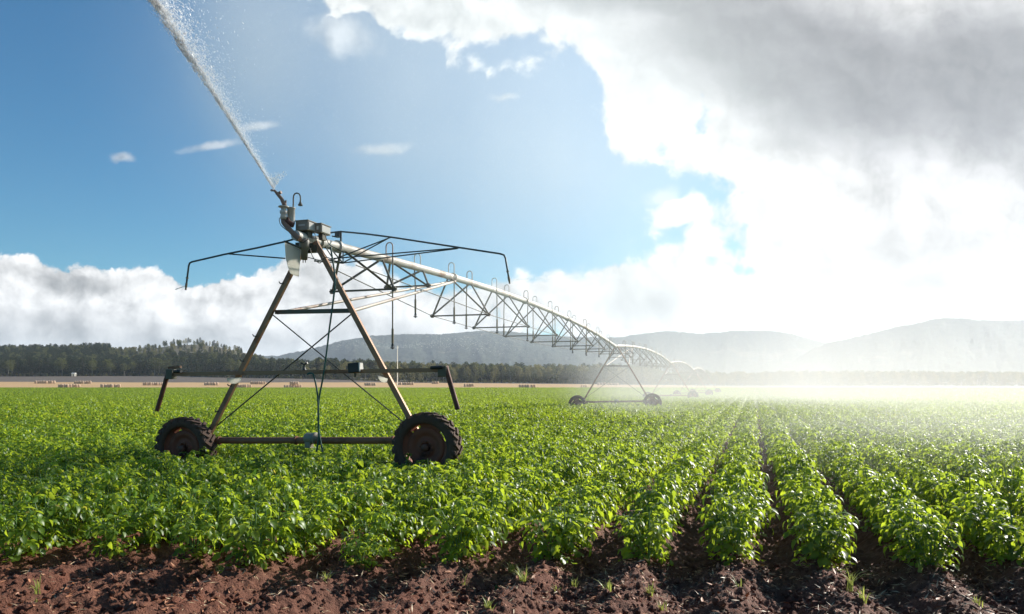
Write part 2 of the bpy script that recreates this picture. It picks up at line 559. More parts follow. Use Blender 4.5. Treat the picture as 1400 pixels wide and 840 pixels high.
t.l.new(t.math('ADD', nc, t.math('MULTIPLY', nb, 1.2)), bp.inputs['Height']); t.l.new(bp.outputs[0], p.inputs['Normal'])
t.l.new(p.outputs[0], t.out.inputs[0])


def lines(dense0, dense1, step, lo, hi, n_lo, n_hi, g0=None):
    d = np.arange(dense0, dense1 + 1e-6, step)
    left = dense0 - np.geomspace(step * 2, dense0 - lo, n_lo)[::-1] if n_lo else np.array([])
    right = dense1 + np.geomspace(step * 2, hi - dense1, n_hi)
    return np.concatenate([left, d, right])


xs = lines(-7.8, 8.6, .0165, -6500, 6500, 150, 150)
ys = lines(4.2, 8.4, .0165, -60, 7200, 30, 190)
X, Y = np.meshgrid(xs, ys)
near = sstep(-16, -9, X) * (1 - sstep(12, 30, X)) * sstep(-6, 3, Y) * (1 - sstep(14, 40, Y))
Z = terrain(X, Y) + near * ground_near(X, Y)
nx, ny = len(xs), len(ys)
idx = np.arange(nx * ny).reshape(ny, nx)
q = np.stack([idx[:-1, :-1], idx[:-1, 1:], idx[1:, 1:], idx[1:, :-1]], -1).reshape(-1, 4)
me = mesh_from('ground', np.stack([X, Y, Z], -1).reshape(-1, 3), q.ravel(), np.full(len(q), 4), True)
tag(link_mesh('ground', me, gm), kind='structure')


def gz(x, y):
    return float(terrain(x, y) + (ground_near(np.array([x]), np.array([y]))[0] if 3 < y < 14 and -9 < x < 12 else ridge_h(np.array([x]), np.array([y]))[0] * .6))


# ================================================================== mountains
def mountain(name, D, prof, front, back, m, seed, foot=2.0, amp=1.0, du=.0012):
    pu = np.array([(a - CXP) / FPX for a, b in prof]); pz = np.array([EYE + (HZ - b) / FPX * D for a, b in prof])
    us = np.arange(pu[0], pu[-1], du)
    zr = np.interp(us, pu, pz)
    k = np.hanning(15); k /= k.sum()
    zr = np.convolve(np.pad(zr, 7, mode='edge'), k, 'valid')
    wf = np.linspace(0, 1, 46); wb = np.linspace(0, 1, 14)[1:]
    V = []
    for a in wf:
        y = D * front + (D - D * front) * a
        x = us * y
        g = a ** 1.25 * (1 - .35 * np.sin(np.pi * a) * 2 * (fbm(us * 14, us * 0 + 3.1, seed, 3) - .30))
        z = foot + (zr - foot) * g
        rav = (fbm(us * 30 + a * .6, us * 0 + a * 2.2, seed + 5, 4) - .47)
        z = z + rav * 40 * amp * np.sin(np.pi * np.clip(a, 0, 1)) ** .7 * (zr / 230)
        z = z + (fbm(x / 14, y / 14 + us * 0, seed + 9, 2) - .37) * 9 * amp * sstep(.02, .2, a)
        V.append(np.stack([x, np.full_like(x, y), z], -1))
    for a in wb:
        y = D + (D * back - D) * a
        x = us * y
        z = zr * (1 - a) + (fbm(x / 14, y / 14 + us * 0, seed + 9, 2) - .37) * 9 * amp * (1 - a)
        V.append(np.stack([x, np.full_like(x, y), z], -1))
    n = len(us); r = len(V)
    id_ = np.arange(n * r).reshape(r, n)
    qq = np.stack([id_[:-1, :-1], id_[:-1, 1:], id_[1:, 1:], id_[1:, :-1]], -1).reshape(-1, 4)
    me = mesh_from(name, np.concatenate(V), qq.ravel(), np.full(len(qq), 4), True)
    return tag(link_mesh(name, me, m), kind='structure')


def hill_mat(name, dark, light, bare):
    m, t = new_mat(name)
    pos = t.node('ShaderNodeNewGeometry').outputs['Position']
    n1 = t.noise(pos, .06, 5, .65); n2 = t.noise(pos, .006, 5, .6)
    c = t.mix(t.maprange(n1, .35, .65), dark, light)
    c = t.mix(t.maprange(n2, .55, .72), c, bare)
    p = t.node('ShaderNodeBsdfPrincipled'); t.l.new(c, p.inputs['Base Color']); p.inputs['Roughness'].default_value = .95
    p.inputs['Specular IOR Level'].default_value = .1
    b = t.node('ShaderNodeBump'); b.inputs['Strength'].default_value = 1.0; b.inputs['Distance'].default_value = 6.0
    t.l.new(n1, b.inputs['Height']); t.l.new(b.outputs[0], p.inputs['Normal'])
    t.l.new(p.outputs[0], t.out.inputs[0])
    return m


hm = hill_mat('far_forest', (.012, .018, .012), (.045, .055, .03), (.10, .085, .055))
mountain('far_mountains', 3000, [(-300, 470), (-100, 478), (100, 480), (300, 484), (380, 487), (430, 476), (470, 465), (510, 459), (560, 457), (610, 457), (650, 453),
                                 (700, 453), (740, 458), (790, 461), (840, 462), (870, 458), (910, 453), (960, 457), (1000, 453), (1050, 452), (1080, 456),
                                 (1105, 463), (1130, 470), (1160, 472), (1250, 472), (1500, 474), (1800, 478)], .62, 1.25, hm, 3)
mountain('right_mountain', 2300, [(1040, 517), (1085, 494), (1110, 478), (1135, 468), (1165, 462), (1195, 455), (1220, 448), (1250, 443), (1280, 436), (1310, 435),
                                  (1345, 438), (1390, 438), (1440, 432), (1550, 440), (1700, 462), (1900, 500)], .62, 1.3, hm, 23)
# ================================================================== materials for the machine
M = {}
M['galv'] = steel('galvanised_pipe', (.62, .57, .50), (.74, .69, .62), (.34, .20, .11), .45, .15, .5, 3.0)
M['leg'] = steel('weathered_leg_steel', (.29, .145, .078), (.43, .25, .14), (.19, .065, .028), .7, .3, .45, 4.0)
M['brace'] = steel('backlit_brace_steel', (.085, .080, .055), (.17, .145, .10), (.16, .07, .035), .4, .3, .5, 5.0)  # same weathered steel, its colour darkened for the backlit look
M['tube'] = steel('pale_brace_tube', (.60, .50, .42), (.74, .65, .57), (.42, .22, .14), .5, .15, .5, 4.0)
M['rusty'] = steel('rusty_red_steel', (.13, .045, .028), (.22, .085, .05), (.09, .03, .02), .6, .15, .6, 4.0)
M['beam'] = steel('rusty_beam', (.26, .10, .048), (.36, .165, .085), (.15, .05, .027), .6, .2, .55, 4.0)
M['rim'] = steel('rusty_rim', (.20, .055, .028), (.28, .085, .042), (.07, .022, .015), .5, .1, .65, 6.0)
M['tyre'] = plain('tyre_rubber', (.085, .048, .032), .88, 0, .45, 14)
M['box'] = plain('grey_box_paint', (.25, .215, .165), .45, 0, .15, 6)
M['lit_side_plate'] = plain('lit_side_and_plate_paint', (.55, .53, .48), .45, 0, .1, 6)  # pale tone of the boxes' sunlit sides, shared by a name plate
M['white'] = leaf_mat('white_sheet', (.80, .79, .74), (.88, .86, .80), .5, .8, .03, .3)
M['black'] = plain('black_plastic', (.012, .012, .013), .4, 0, .2, 8)
M['hose'] = plain('green_cable_rubber', (.012, .075, .055), .42, 0, .2, 8)
M['boom'] = plain('dark_boom_tube', (.045, .065, .065), .45, .2, .3, 5)
M['drop'] = plain('drop_hose', (.22, .17, .10), .5, 0, .3, 6)
M['brass'] = plain('brass_fitting', (.30, .19, .07), .4, .5, .2, 9)
M['cable'] = plain('wire_rope', (.10, .095, .08), .45, .5, .3, 9)
M['gun'] = steel('gun_casting', (.22, .13, .09), (.36, .24, .17), (.18, .06, .035), .6, .2, .5, 9.0)
M['lamp'] = plain('pale_emblem', (.72, .70, .64), .5, 0, .05)

# ================================================================== the irrigator
T = [Vector((-3.44, 12.24, 0)), Vector((6.26, 44.4, 0)), Vector((16.35, 75.4, 0)), Vector((26.3, 106.2, 0)), Vector((36.2, 137.0, 0))]
Q0 = (T[1] - T[0]).normalized(); B0 = Vector((Q0.y, -Q0.x, 0)); ZU = Vector((0, 0, 1))
root = empty('irrigation_machine', T[0])
tag(root, 'long steel irrigation machine on wheeled towers, spraying water across the potato field', 'irrigator')
OR = T[0]


def PL(px, py, n=0.0):
    """point of the first tower's plane (moved n metres along the pipe) seen at a photograph pixel"""
    o = T[0] + Q0 * n
    d = Vector(((px - CXP) / FPX, 1, (HZ - py) / FPX))
    k = o.x * Q0.x + o.y * Q0.y
    y = k / (d.x * Q0.x + d.y * Q0.y)
    return d * y + Vector((0, 0, EYE))


def loc(P):
    d = P - T[0]
    return (d.dot(B0), d.dot(Q0), P.z)


def part(mb, name, m, parent=None, bevel=0, label=None):
    o = mb.build(name, m, parent or root, OR, bevel)
    if label:
        o['label'] = label
    return o


def make_tyre_mesh():
    """tyre with axle along +x at the origin, radius .565"""
    b = MB()
    Ro, Ri, hw = .535, .385, .15
    prof = [(Ri, -hw * .72), (Ri + .03, -hw * .95), (.46, -hw), (Ro - .025, -hw * .94), (Ro, -hw * .70), (Ro + .006, 0), (Ro, hw * .70),
            (Ro - .025, hw * .94), (.46, hw), (Ri + .03, hw * .95), (Ri, hw * .72), (Ri + .012, 0)]
    b.lathe(prof, (0, 0, 0), (1, 0, 0), 64, closed=True)
    for k in range(22):
        for sd in (-1, 1):
            a = 2 * math.pi * (k + (.5 if sd > 0 else 0)) / 22
            a2 = a + .17
            def pt(r, x, an):
                return Vector((x, math.cos(an) * r, math.sin(an) * r))
            p0 = pt(.548, sd * hw * .93, a); p1 = pt(.556, sd * .012, a2)
            tv = (p1 - p0) / 2; rad = ((p0 + p1) / 2); rad = Vector((0, rad.y, rad.z)).normalized()
            side = tv.cross(rad).normalized()
            b.box((p0 + p1) / 2 - rad * .008, tv, side * .026, rad * .022)
            pe = pt(.515, sd * hw * .96, a - .02)
            b.box(pe, Vector((.013, 0, 0)), Vector((0, -math.sin(a), math.cos(a))) * .026, Vector((0, math.cos(a), math.sin(a))) * .034)
    return b.mesh('tyre')


def make_rim_mesh():
    b = MB()
    # dished disc facing -x, with a slim open gap between disc and tyre
    b.lathe([(.0, -.02), (.07, -.02), (.075, -.055), (.13, -.06), (.14, -.035), (.20, -.03), (.215, -.055), (.30, -.06), (.325, -.045), (.325, .0), (.10, .02), (0, .02)], (0, 0, 0), (1, 0, 0), 48)
    n = 36
    gaps = {8, 9, 10, 17, 18, 19, 26, 27, 28, 35, 0, 1}
    for k in range(n):
        if k in gaps:
            continue
        b.lathe([(.322, -.046), (.395, -.07), (.395, -.055), (.322, -.02)], (0, 0, 0), (1, 0, 0), 2, 2 * math.pi * k / n, 2 * math.pi * (k + 1) / n + .001, closed=True, smooth=False)
    b.lathe([(.392, -.10), (.392, .10), (.384, .10), (.384, -.10)], (0, 0, 0), (1, 0, 0), 48, closed=True)
    return b.mesh('rim')


def make_hub_mesh():
    b = MB()
    b.lathe([(0, -.12), (.055, -.12), (.06, -.10), (.06, -.045), (.0, -.04)], (0, 0, 0), (1, 0, 0), 24)
    for k in range(8):
        a = 2 * math.pi * k / 8
        c = Vector((-.055, math.cos(a) * .102, math.sin(a) * .102))
        b.lathe([(0, -.022), (.012, -.022), (.012, .01)], c, (1, 0, 0), 6, smooth=False)
    return b.mesh('hub')


TYRE, RIM, HUB = make_tyre_mesh(), make_rim_mesh(), make_hub_mesh()
TYRE.materials.append(M['tyre']); RIM.materials.append(M['rim']); HUB.materials.append(M['rusty'])
WHEELS = []


def wheel(c, axis_in, spin, lean=0.0):
    """axis_in: unit vector along the axle pointing away from the camera side"""
    wobj = empty('wheel', Vector(c) - OR); wobj.parent = root
    ang = math.atan2(axis_in.y, axis_in.x)
    wobj.rotation_euler = (0, lean, ang)
    for nm, me in (('tyre', TYRE), ('rim', RIM), ('hub', HUB)):
        o = link_mesh(nm, me, None, wobj)
        o.rotation_euler = (spin, 0, 0); o.scale = (.97, .97, .97)
    WHEELS.append(Vector(c))


def tower(i, full):
    Tc = T[i]
    q = (T[min(i + 1, 4)] - T[max(i - 1, 0)]).normalized(); b = Vector((q.y, -q.x, 0))
    gz0 = float(terrain(Tc.x, Tc.y))

    def W(P):
        if i == 0:
            return P
        s, n, z = loc(P)
        return Tc + b * s + q * n + ZU * (z + gz0)
    L0, L1 = PL(285, 596), PL(419, 331)
    R0, R1 = PL(570, 590), PL(431, 331)
    side = 1
    for a, c in ((L0, L1), (R0, R1)):
        mb = MB()
        mb.channel(W(a), W(c), .085, .06, .010, -q)
        if i == 0 and a is L0:
            pegs = []
            for (x, y) in ((383, 388), (346, 460), (328, 494), (311, 528), (292, 563)):
                p0 = PL(285 + (596 - y) / 265 * 134 - 2.5, y, -.03); o_ = -b * .085
                pegs.append(MB().tube([p0, p0 + o_ * .8 + ZU * .005, p0 + o_ + ZU * .035], .010, 6))
        leg = part(mb, 'leg', M['leg'])
        if i == 0 and a is L0:
            for pg in pegs:
                part(pg, 'step_peg', M['black'], leg)
    mb = MB().bar(W(PL(377, 427, .045)), W(PL(480, 425, .045)), .05, .07)
    part(mb, 'leg_strut', M['brace'])
    # base beam and gear motor
    bm = MB().tube([W(PL(262, 602.5, .06)), W(PL(578, 602.5, .06))], .058, 14)
    for x in (300, 405, 437, 538):
        a = W(PL(x - 1.2, 602.5, .06)); c = W(PL(x + 1.2, 602.5, .06)); bm.tube([a, c], .075, 14)
    part(bm, 'base_beam', M['beam'])
    g = MB()
    c = W(PL(427, 600.5, .06))
    g.lathe([(0, -.13), (.07, -.13), (.085, -.11), (.09, 0), (.09, .05), (.10, .05), (.10, .075), (.07, .08), (.07, .12), (0, .12)], c + ZU * .015, b, 20)
    g.box(c - ZU * .09 - b * .06, b * .05, q * .06, ZU * .06)
    part(g, 'gear_motor', M['box'])
    # wheels (in front of the beam, on the camera side)
    wl = W(PL(254, 613, -.16)); wr = W(PL(584, 611.5, -.16))
    sz = 1 if i == 0 else -1
    wheel(wl, q, .3 + i, 0); wheel(wr, q, .15 + i * 1.3, 0)
    for wc in (wl, wr):
        ax = MB().tube([wc + q * .02, wc + q * .27], .05, 12)
        gb = wc + q * .22
        ax.box(gb + ZU * .02, b * .10, q * .07, ZU * .12)
        part(ax, 'wheel_gearbox', M['rusty'])
    # pale tubes from the legs up to the pipe and cross wires
    apex_t = .2005
    for (x, y, dy) in ((380, 428, .03), (479, 426, .03)):
        a = W(PL(x, y, .07))
        if i < 4:
            c = pipe_pt(i, apex_t) - ZU * .10 + (b * (.05 if x > 400 else -.05))
            part(MB().tube([a, c], .030, 10), 'brace_tube', M['tube'])
    for (a, c) in (((372, 430), (552, 578)), ((480, 430), (297, 582))):
        part(MB().tube([W(PL(*a, .03 if a[0] < 400 else .065)), W(PL(*c, .03 if a[0] < 400 else .065))], .012, 6), 'cross_wire', M['cable'])


def pipe_pt(i, t_):
    a = T[i]; c = T[i + 1]
    z0 = 4.22 + float(terrain(a.x, a.y)); z1 = 4.22 + float(terrain(c.x, c.y))
    p = a.lerp(c, t_)
    z = z0 + (z1 - z0) * t_ + .50 * 4 * t_ * (1 - t_)
    return Vector((p.x, p.y, z))


def span(i):
    a = T[i]; c = T[i + 1]
    q = (c - a).normalized(); b = Vector((q.y, -q.x, 0)); Ls = (c - a).length
    n = 26
    pts = [pipe_pt(i, k / n) for k in range(n + 1)]
    if i == 0:
        pts = [pts[0] - q * .32] + pts
    pm = MB().tube(pts, .084, 16)
    for tt in [k / 5 for k in range(1, 5)] + ([.012, .03] if i == 0 else [.012]):       # flanged joints
        p0 = pipe_pt(i, tt - .0007); p1 = pipe_pt(i, tt + .0007)
        d = (p1 - p0).normalized()
        pm.tube([p0 - d * .01, p1 + d * .01], .115, 16)
    part(pm, 'water_pipe', M['galv'])
    # truss stations: two low nodes, a crossbar and four braces
    stations = [(.058, .66, .72, True), (.118, .50, .48, True)] + [(.2146 + .1045 * k, None, None, False) for k in range(8)]
    left = []; right = []
    for (tt, hw, dp, onbrace) in stations:
        if tt > .97:
            continue
        pc = pipe_pt(i, tt)
        if hw is None:
            f = math.sin(math.pi * min(max((tt - .0) / 1.0, 0), 1))
            hw = .52 + .42 * f; dp = .55 + .62 * f
        nl = pc - b * hw - ZU * dp; nr = pc + b * hw - ZU * dp
        if not onbrace:
            left.append(nl); right.append(nr)
        tb = MB()
        tb.bar(nl - b * .06, nr + b * .06, .035, .035)
        dt = .75 / Ls
        for nn, sg in ((nl, -1), (nr, 1)):
            for s2 in (-1, 1):
                pp = pipe_pt(i, tt + dt * s2) - ZU * .07 + b * sg * .05
                tb.bar(nn + ZU * .012 * s2, pp, .038, .026, up=q)
        tb.box(nl, b * .035, q * .03, ZU * .045); tb.box(nr, b * .035, q * .03, ZU * .045)
        part(tb, 'truss_frame', M['brace'])
    for chain, sg in ((left, -1), (right, 1)):
        s0 = pipe_pt(i, .035) - ZU * .33 + b * sg * .28
        e0 = pipe_pt(i, .985) - ZU * .15 + b * sg * .12
        part(MB().tube([s0] + chain + [e0], .011, 6, False), 'truss_rod', M['cable'])
    # gooseneck drops
    k = 0
    tt = .0875
    while tt < .985:
        p = pipe_pt(i, tt)
        sg = 1 if k % 2 == 0 else -1
        top = p + ZU * .07
        ub = []
        rr = .075
        d = (b * .75 * sg + q * .0).normalized()
        ub.append(top - ZU * .03); ub.append(top + ZU * .19)
        for a_ in range(0, 181, 30):
            ub.append(top + ZU * (.19 + rr * math.sin(R(a_))) + d * rr * (1 - math.cos(R(a_))))
        base = ub[-1]
        gn = MB().tube(ub + [base - ZU * .24], .0125, 8)
        gk = part(gn, 'gooseneck', M['galv'] if k % 3 else M['leg'])
        zb = 2.62 if (k == 0 and i == 0) else 3.42 + float(terrain(p.x, p.y)) + random.uniform(-.05, .05)
        sway = b * random.uniform(-.03, .03)
        bot = Vector((base.x, base.y, zb)) + sway
        hp = [base - ZU * .24, base.lerp(bot, .5) + sway * .4, bot]
        hm_ = MB().tube(hp, [.016, .014, .014], 8)
        hz_ = (hp[1] - hp[2]).normalized()
        hm_.tube([bot + hz_ * .32, bot + hz_ * .02], .024, 8)
        ho = part(hm_, 'drop_hose', M['drop'])
        nz = MB()
        nz.lathe([(0, -.10), (.014, -.10), (.02, -.085), (.05, -.08), (.05, -.07), (.018, -.065), (.018, -.02), (.024, .0), (.016, .02)], bot, ZU, 12)
        for s3 in (-1, 1):
            nz.tube([bot - ZU * .005 + b * s3 * .02, bot - ZU * .075 + b * s3 * .04], .005, 5)
        part(nz, 'nozzle', M['black'], ho)
        NOZZLES.append((i, bot - ZU * .09))
        tt += .0515; k += 1


NOZZLES = []
for i in range(5):
    tower(i, i == 0)
for i in range(4):
    span(i)
b, q = B0, Q0

# ------------------------------------------------ first tower: crossbar with crop dividers
lb = MB().bar(PL(229, 512, -.13), PL(611, 506, -.13), .07, .062)
lb.bar(PL(231, 511, -.13) + ZU * .10, PL(247, 509.5, -.13) + ZU * .10, .05, .04)
cb_ = part(lb, 'crossbar', M['leg'])
for (a, c, e) in (((231, 506), (214.5, 562), 1), ((609, 501), (626, 560), -1)):
    mb = MB().tube([PL(*a, -.14), PL(*c, -.14)], .040, 10)
    part(mb, 'divider_tube', M['rusty'], cb_, label='rust red divider tube hanging from the crossbar end')
    e0 = PL(a[0] + (3 if e > 0 else -3), 512 if e > 0 else 508, -.135)
    part(MB().box(e0, b * .07, q * .06, ZU * .085), 'end_clamp', M['brace'], cb_, .01)
hd = MB().tube([PL(237, 507, -.18), PL(244, 506.5, -.18)], .035, 8)
part(MB().tube([PL(238, 508.2, -.2), PL(247.5, 508.2, -.2)], .028, 8), 'bar_handle', M['black'], cb_)
part(MB().tube([PL(589, 503.0, -.2), PL(605, 502.4, -.2)], .028, 8), 'bar_handle', M['black'], cb_)
for (x0, y0, x1, y1, x2, y2) in ((311, 517.5, 330, 516.5, 321, 525), (517, 513.5, 530, 518, 524, 523)):
    A, Bp, Cp = PL(x0, y0, -.2), PL(x1, y1, -.2), PL(x2, y2, -.2)
    mid = (A + Bp) / 2
    ring = []
    for k in range(13):
        a_ = math.pi * k / 12
        ring.append(mid + (Bp - A) / 2 * math.cos(a_) + (Cp - mid) * math.sin(a_))
    pm = MB(); m_ = len(ring)
    fr = ring + [v - Q0 * .02 for v in ring]
    pm.add(fr, [tuple(range(m_)), tuple(range(2 * m_ - 1, m_ - 1, -1))] + [(k, k + m_, (k + 1) % m_ + m_, (k + 1) % m_) for k in range(m_)])
    part(pm, 'clamp_plate', M['white'], cb_)
# small sprinkler and sensor box on the crossbar
sm_ = MB(); c = PL(416, 508, -.13)
sm_.lathe([(0, -.02), (.03, -.02), (.035, .03), (.018, .05), (.014, .10), (.02, .12), (0, .13)], c, ZU, 12)
sm_.tube([c + ZU * .11 - b * .06 + ZU * .03, c + ZU * .115, c + ZU * .115 + b * .06 + ZU * .025], [.018, .012, .018], 8)
sm_.tube([c - b * .02, c + b * .10], .012, 6)
part(sm_, 'small_sprinkler', M['black'])
c = PL(486, 503, -.13)
bx = MB().box(c, (b * .98 + q * .12 + ZU * .08).normalized() * .095, (q - b * .12).normalized() * .09, (ZU - b * .08).normalized() * .078)
sb = part(bx, 'sensor_box', M['black'], None, .008)
part(MB().box(c + b * .098 + ZU * .006, (b + ZU * .08).normalized() * .008, (q - b * .12).normalized() * .082, (ZU - b * .08).normalized() * .07), 'lit_side_panel', M['lit_side_plate'], sb)
part(MB().tube([c - ZU * .07, c - ZU * .15], .02, 8), 'bracket', M['brace'], sb)

# ------------------------------------------------ green cables down the tower
def smooth_path(pts, n=5):
    out = []
    P = [pts[0]] + pts + [pts[-1]]
    for k in range(1, len(P) - 2):
        for j in range(n):
            s_ = j / n
            p0, p1, p2, p3 = P[k - 1], P[k], P[k + 1], P[k + 2]
            out.append(.5 * ((2 * p1) + (p2 - p0) * s_ + (2 * p0 - 5 * p1 + 4 * p2 - p3) * s_ ** 2 + (3 * p1 - p0 - 3 * p2 + p3) * s_ ** 3))
    out.append(pts[-1])
    return out
cab1 = [PL(x, y, -.20) for x, y in ((452, 338), (458, 380), (456.5, 404), (450, 452), (447.5, 474), (442, 514), (436.5, 544), (435, 570), (437, 597), (442.5, 622))]
part(MB().tube(smooth_path(cab1), .015, 8), 'power_cable', M['hose'])
cab2 = [PL(x, y, -.22) for x, y in ((420, 512), (424, 510.5), (429, 514), (434, 539), (435.5, 569), (435, 604), (432.5, 618))]
part(MB().tube(smooth_path(cab2), .015, 8), 'power_cable', M['hose'])

# ------------------------------------------------ head of the first tower
hub = MB()
pc = pipe_pt(0, 0)
hub.box(pc - ZU * .10, b * .14, q * .12, ZU * .03)
hub.box(PL(425, 341, 0), b * .13, q * .05, ZU * .06)
part(hub, 'tower_head', M['brace'], None, .01)
for (x0, x1, y0, y1, n0, dep) in ((404, 421, 301.5, 315.5, -.18, .30), (429.5, 439, 306, 318.5, .02, .30)):
    A = PL(x0, y1, n0); Bp = PL(x1, y0, n0)
    wv_ = (Bp - A).dot(b); hv = Bp.z - A.z
    c = (A + Bp) / 2
    c = Vector((0, 0, c.z)) + T[0] * 1 + b * (loc(A)[0] + wv_ / 2) + q * (n0 + dep / 2)
    bo = part(MB().box(c, b * wv_ / 2, q * dep / 2, ZU * hv / 2), 'control_box', M['box'], None, .008)
    part(MB().box(c + b * (wv_ / 2 + .004), b * .005, q * (dep / 2 - .018), ZU * (hv / 2 - .016)), 'lit_side_panel', M['lit_side_plate'], bo, .003)  # pale panel puts the sunlight on the box's right face into colour
    part(MB().box(c + ZU * (hv / 2 + .006), b * (wv_ / 2 + .012), q * (dep / 2 + .012), ZU * .007), 'lid', M['box'], bo)
    em = MB().box(c - q * (dep / 2 + .003) + b * .0 + ZU * .005, b * (wv_ * (.25 if x0 < 410 else .13)), q * .003, ZU * (.014 if x0 < 410 else .03))
    part(em, 'name_plate', M['lamp'] if x0 > 410 else M['lit_side_plate'], bo)
    part(MB().box(c - ZU * (hv / 2 + .05) , b * wv_ * .3, q * .06, ZU * .05), 'bracket', M['brace'], bo)
mt = MB(); c = PL(416.2, 338, -.14)
mt.lathe([(0, .14), (.06, .14), (.085, .10), (.085, -.03), (.06, -.05), (.05, -.21), (.0, -.21)], c, ZU, 20)
for d_ in (-.025, .02):
    mt.tube([c - ZU * .20 + b * d_, c - ZU * .26 + b * d_], .009, 6)
part(mt, 'drive_motor', M['box'])
# white shield in front of the left leg top
sh = [(389, 331), (411.5, 340), (409.5, 362), (408.2, 378.5), (404, 377.5), (396.5, 374), (393, 364), (390.5, 353)]
fr = [PL(x, y, -.20) for x, y in sh] + [PL(x, y, -.20) + q * .012 for x, y in sh]
m_ = len(sh)
part(MB().add(fr, [tuple(range(m_)), tuple(range(2 * m_ - 1, m_ - 1, -1))] + [(k, k + m_, (k + 1) % m_ + m_, (k + 1) % m_) for k in range(m_)]), 'shield', M['white'], None, .004)
part(MB().tube([PL(388.5, 330, -.22), PL(412, 339.5, -.22)], .016, 8), 'shield_rail', M['brace'])
# end gun
gp = [PL(x, y, -.33) for x, y in ((410, 327), (403.5, 322), (396, 314), (389, 306), (387.5, 302), (387.8, 296))]
eg = part(MB().tube(smooth_path(gp, 4), .042, 12), 'end_gun', M['gun'])
gv = MB(); c = PL(387.8, 292, -.33)
gv.lathe([(0, -.10), (.05, -.10), (.055, -.05), (.045, -.02), (.062, 0), (.062, .04), (.042, .05), (.045, .09), (.085, .10), (.085, .115), (0, .12)], c, ZU, 18)
part(gv, 'gun_swivel', M['galv'], eg)
gl = MB()
gl.tube([PL(389.5, 281.5, -.33), PL(385, 272, -.36), PL(379, 265, -.39), PL(374.8, 260, -.42)], [.036, .030, .026, .017], 12)
gl.tube([PL(381, 264.5, -.36), PL(384.5, 263, -.36)], .026, 8)
gl.tube([PL(376, 262, -.40), PL(371, 259.8, -.42)], [.010, .016], 8)
gl.box(PL(372, 260.6, -.43), b * .022, q * .015, ZU * .013)
gl.tube([PL(390.5, 279, -.33), PL(391, 274, -.33)], .014, 6)
gl.tube([PL(389.5, 277, -.30), PL(383.0, 267, -.34)], .009, 6)
part(gl, 'gun_barrel', M['gun'], eg)
vl = MB()
vl.tube([PL(391, 303, -.30), PL(397, 306.5, -.28), PL(402, 308.5, -.25)], [.05, .05, .04], 10)
vl.tube([PL(393, 298, -.30), PL(395, 306, -.30), PL(394, 312, -.30)], .03, 8)
part(vl, 'gun_valve', M['rusty'], eg)
tb = MB(); c = PL(398, 295, -.22)
tb.lathe([(0, -.135), (.06, -.135), (.062, -.12), (.062, .11), (.072, .115), (.072, .13), (.0, .135)], c, ZU, 22)
ta = part(tb, 'booster_tank', M['galv'])
gn = [PL(401, 286, -.22), PL(401, 270)]
gn = [PL(x, y, -.22) for x, y in ((400.8, 286), (401, 272), (401.6, 267.5), (403.3, 265), (406, 264.2), (408.8, 265.2), (410.4, 268), (410.8, 272), (410.6, 277))]
gm_ = MB().tube(gn, .012, 8)
c = PL(410.6, 279, -.22)
gm_.lathe([(0, .035), (.016, .035), (.022, .01), (.037, -.01), (.037, -.03), (0, -.034)], c, ZU, 14)
part(gm_, 'vent_pipe', M['brace'], ta)
# thin wires looping around the head
for pts in (((404, 318), (408, 329), (414, 332), (421, 327)), ((395, 305), (383, 298), (384, 308), (396, 318)), ((430, 318), (434, 332), (442, 345), (447, 352)), ((424, 340), (428, 352), (437, 360), (441, 352), (432, 344)),
            ((444, 320), (450, 334), (462, 341), (470, 345)), ((421, 352), (438, 356), (446, 352), (456, 356))):
    part(MB().tube(smooth_path([PL(x, y, -.24) for x, y in pts]), .007, 6), 'wire', M['cable'])

# ------------------------------------------------ sprinkler booms either side
def boom(pts, n, struts, nm_label):
    P = [PL(x, y, n) for x, y in pts]
    bo = part(MB().tube(P, .0155, 8), 'boom', M['boom'], label=nm_label)
    for (a, na_, c, nc_) in struts:
        part(MB().tube([PL(*a, na_), PL(*c, nc_)], .0115, 8), 'boom_strut', M['boom'], bo)
    e = P[-1]; d_ = (P[-1] - P[-2]).normalized()
    nz = MB().tube([e - d_ * .12, e - d_ * .10], .026, 8)
    nz.tube([e - d_ * .02, e + d_ * .05], .021, 8)
    nz.tube([e + d_ * .05, e + d_ * .10], .016, 8)
    part(nz, 'nozzle', M['drop'], bo)


boom([(403, 327), (388, 331), (350, 339.5), (307, 348), (262, 358.4), (259.3, 360), (258, 364), (254.8, 389)], -.24,
     [((311, 347.3), -.24, (390, 353.5), -.05)], None)
boom([(444, 320), (455, 318), (466, 316.8), (500, 320), (535, 324.5), (630, 339), (684, 347.2), (689, 349), (691, 353), (695.6, 380)], 1.0,
     [((535, 324.5), 1.0, (456, 355), .7), ((533, 325), 1.0, (469, 359.5), 1.3), ((630, 339), 1.0, (452, 354), .7), ((626, 340), 1.0, (468, 360), 1.3)], None)
part(MB().tube([PL(466, 316, 1.0), PL(466, 330, 1.0)], .018, 8).box(PL(462.5, 321, 1.0), b * .05, q * .04, ZU * .05).tube([PL(459, 324, 1.0), PL(454, 323, 1.0)], .012, 6), 'boom_post', M['black'])
# frame below the pipe that carries the boom struts
for n_ in (.7, 1.3):
    c0 = T[0] + q * n_
    zc = 4.27
    part(MB().tube([PL(440, 353.5, n_ - .2), PL(470, 360, n_ + .0)], .015, 6).tube([PL(469, 360, n_), PL(469, 343, n_)], .012, 6), 'strut_frame', M['boom'])
part(MB().tube([PL(430, 357, .35), PL(469, 360, 1.3)], .015, 6).tube([PL(445, 338, .5), PL(456, 355, .7)], .012, 6).tube([PL(452, 340, .6), PL(469, 360, 1.3)], .012, 6), 'strut_frame', M['boom'])
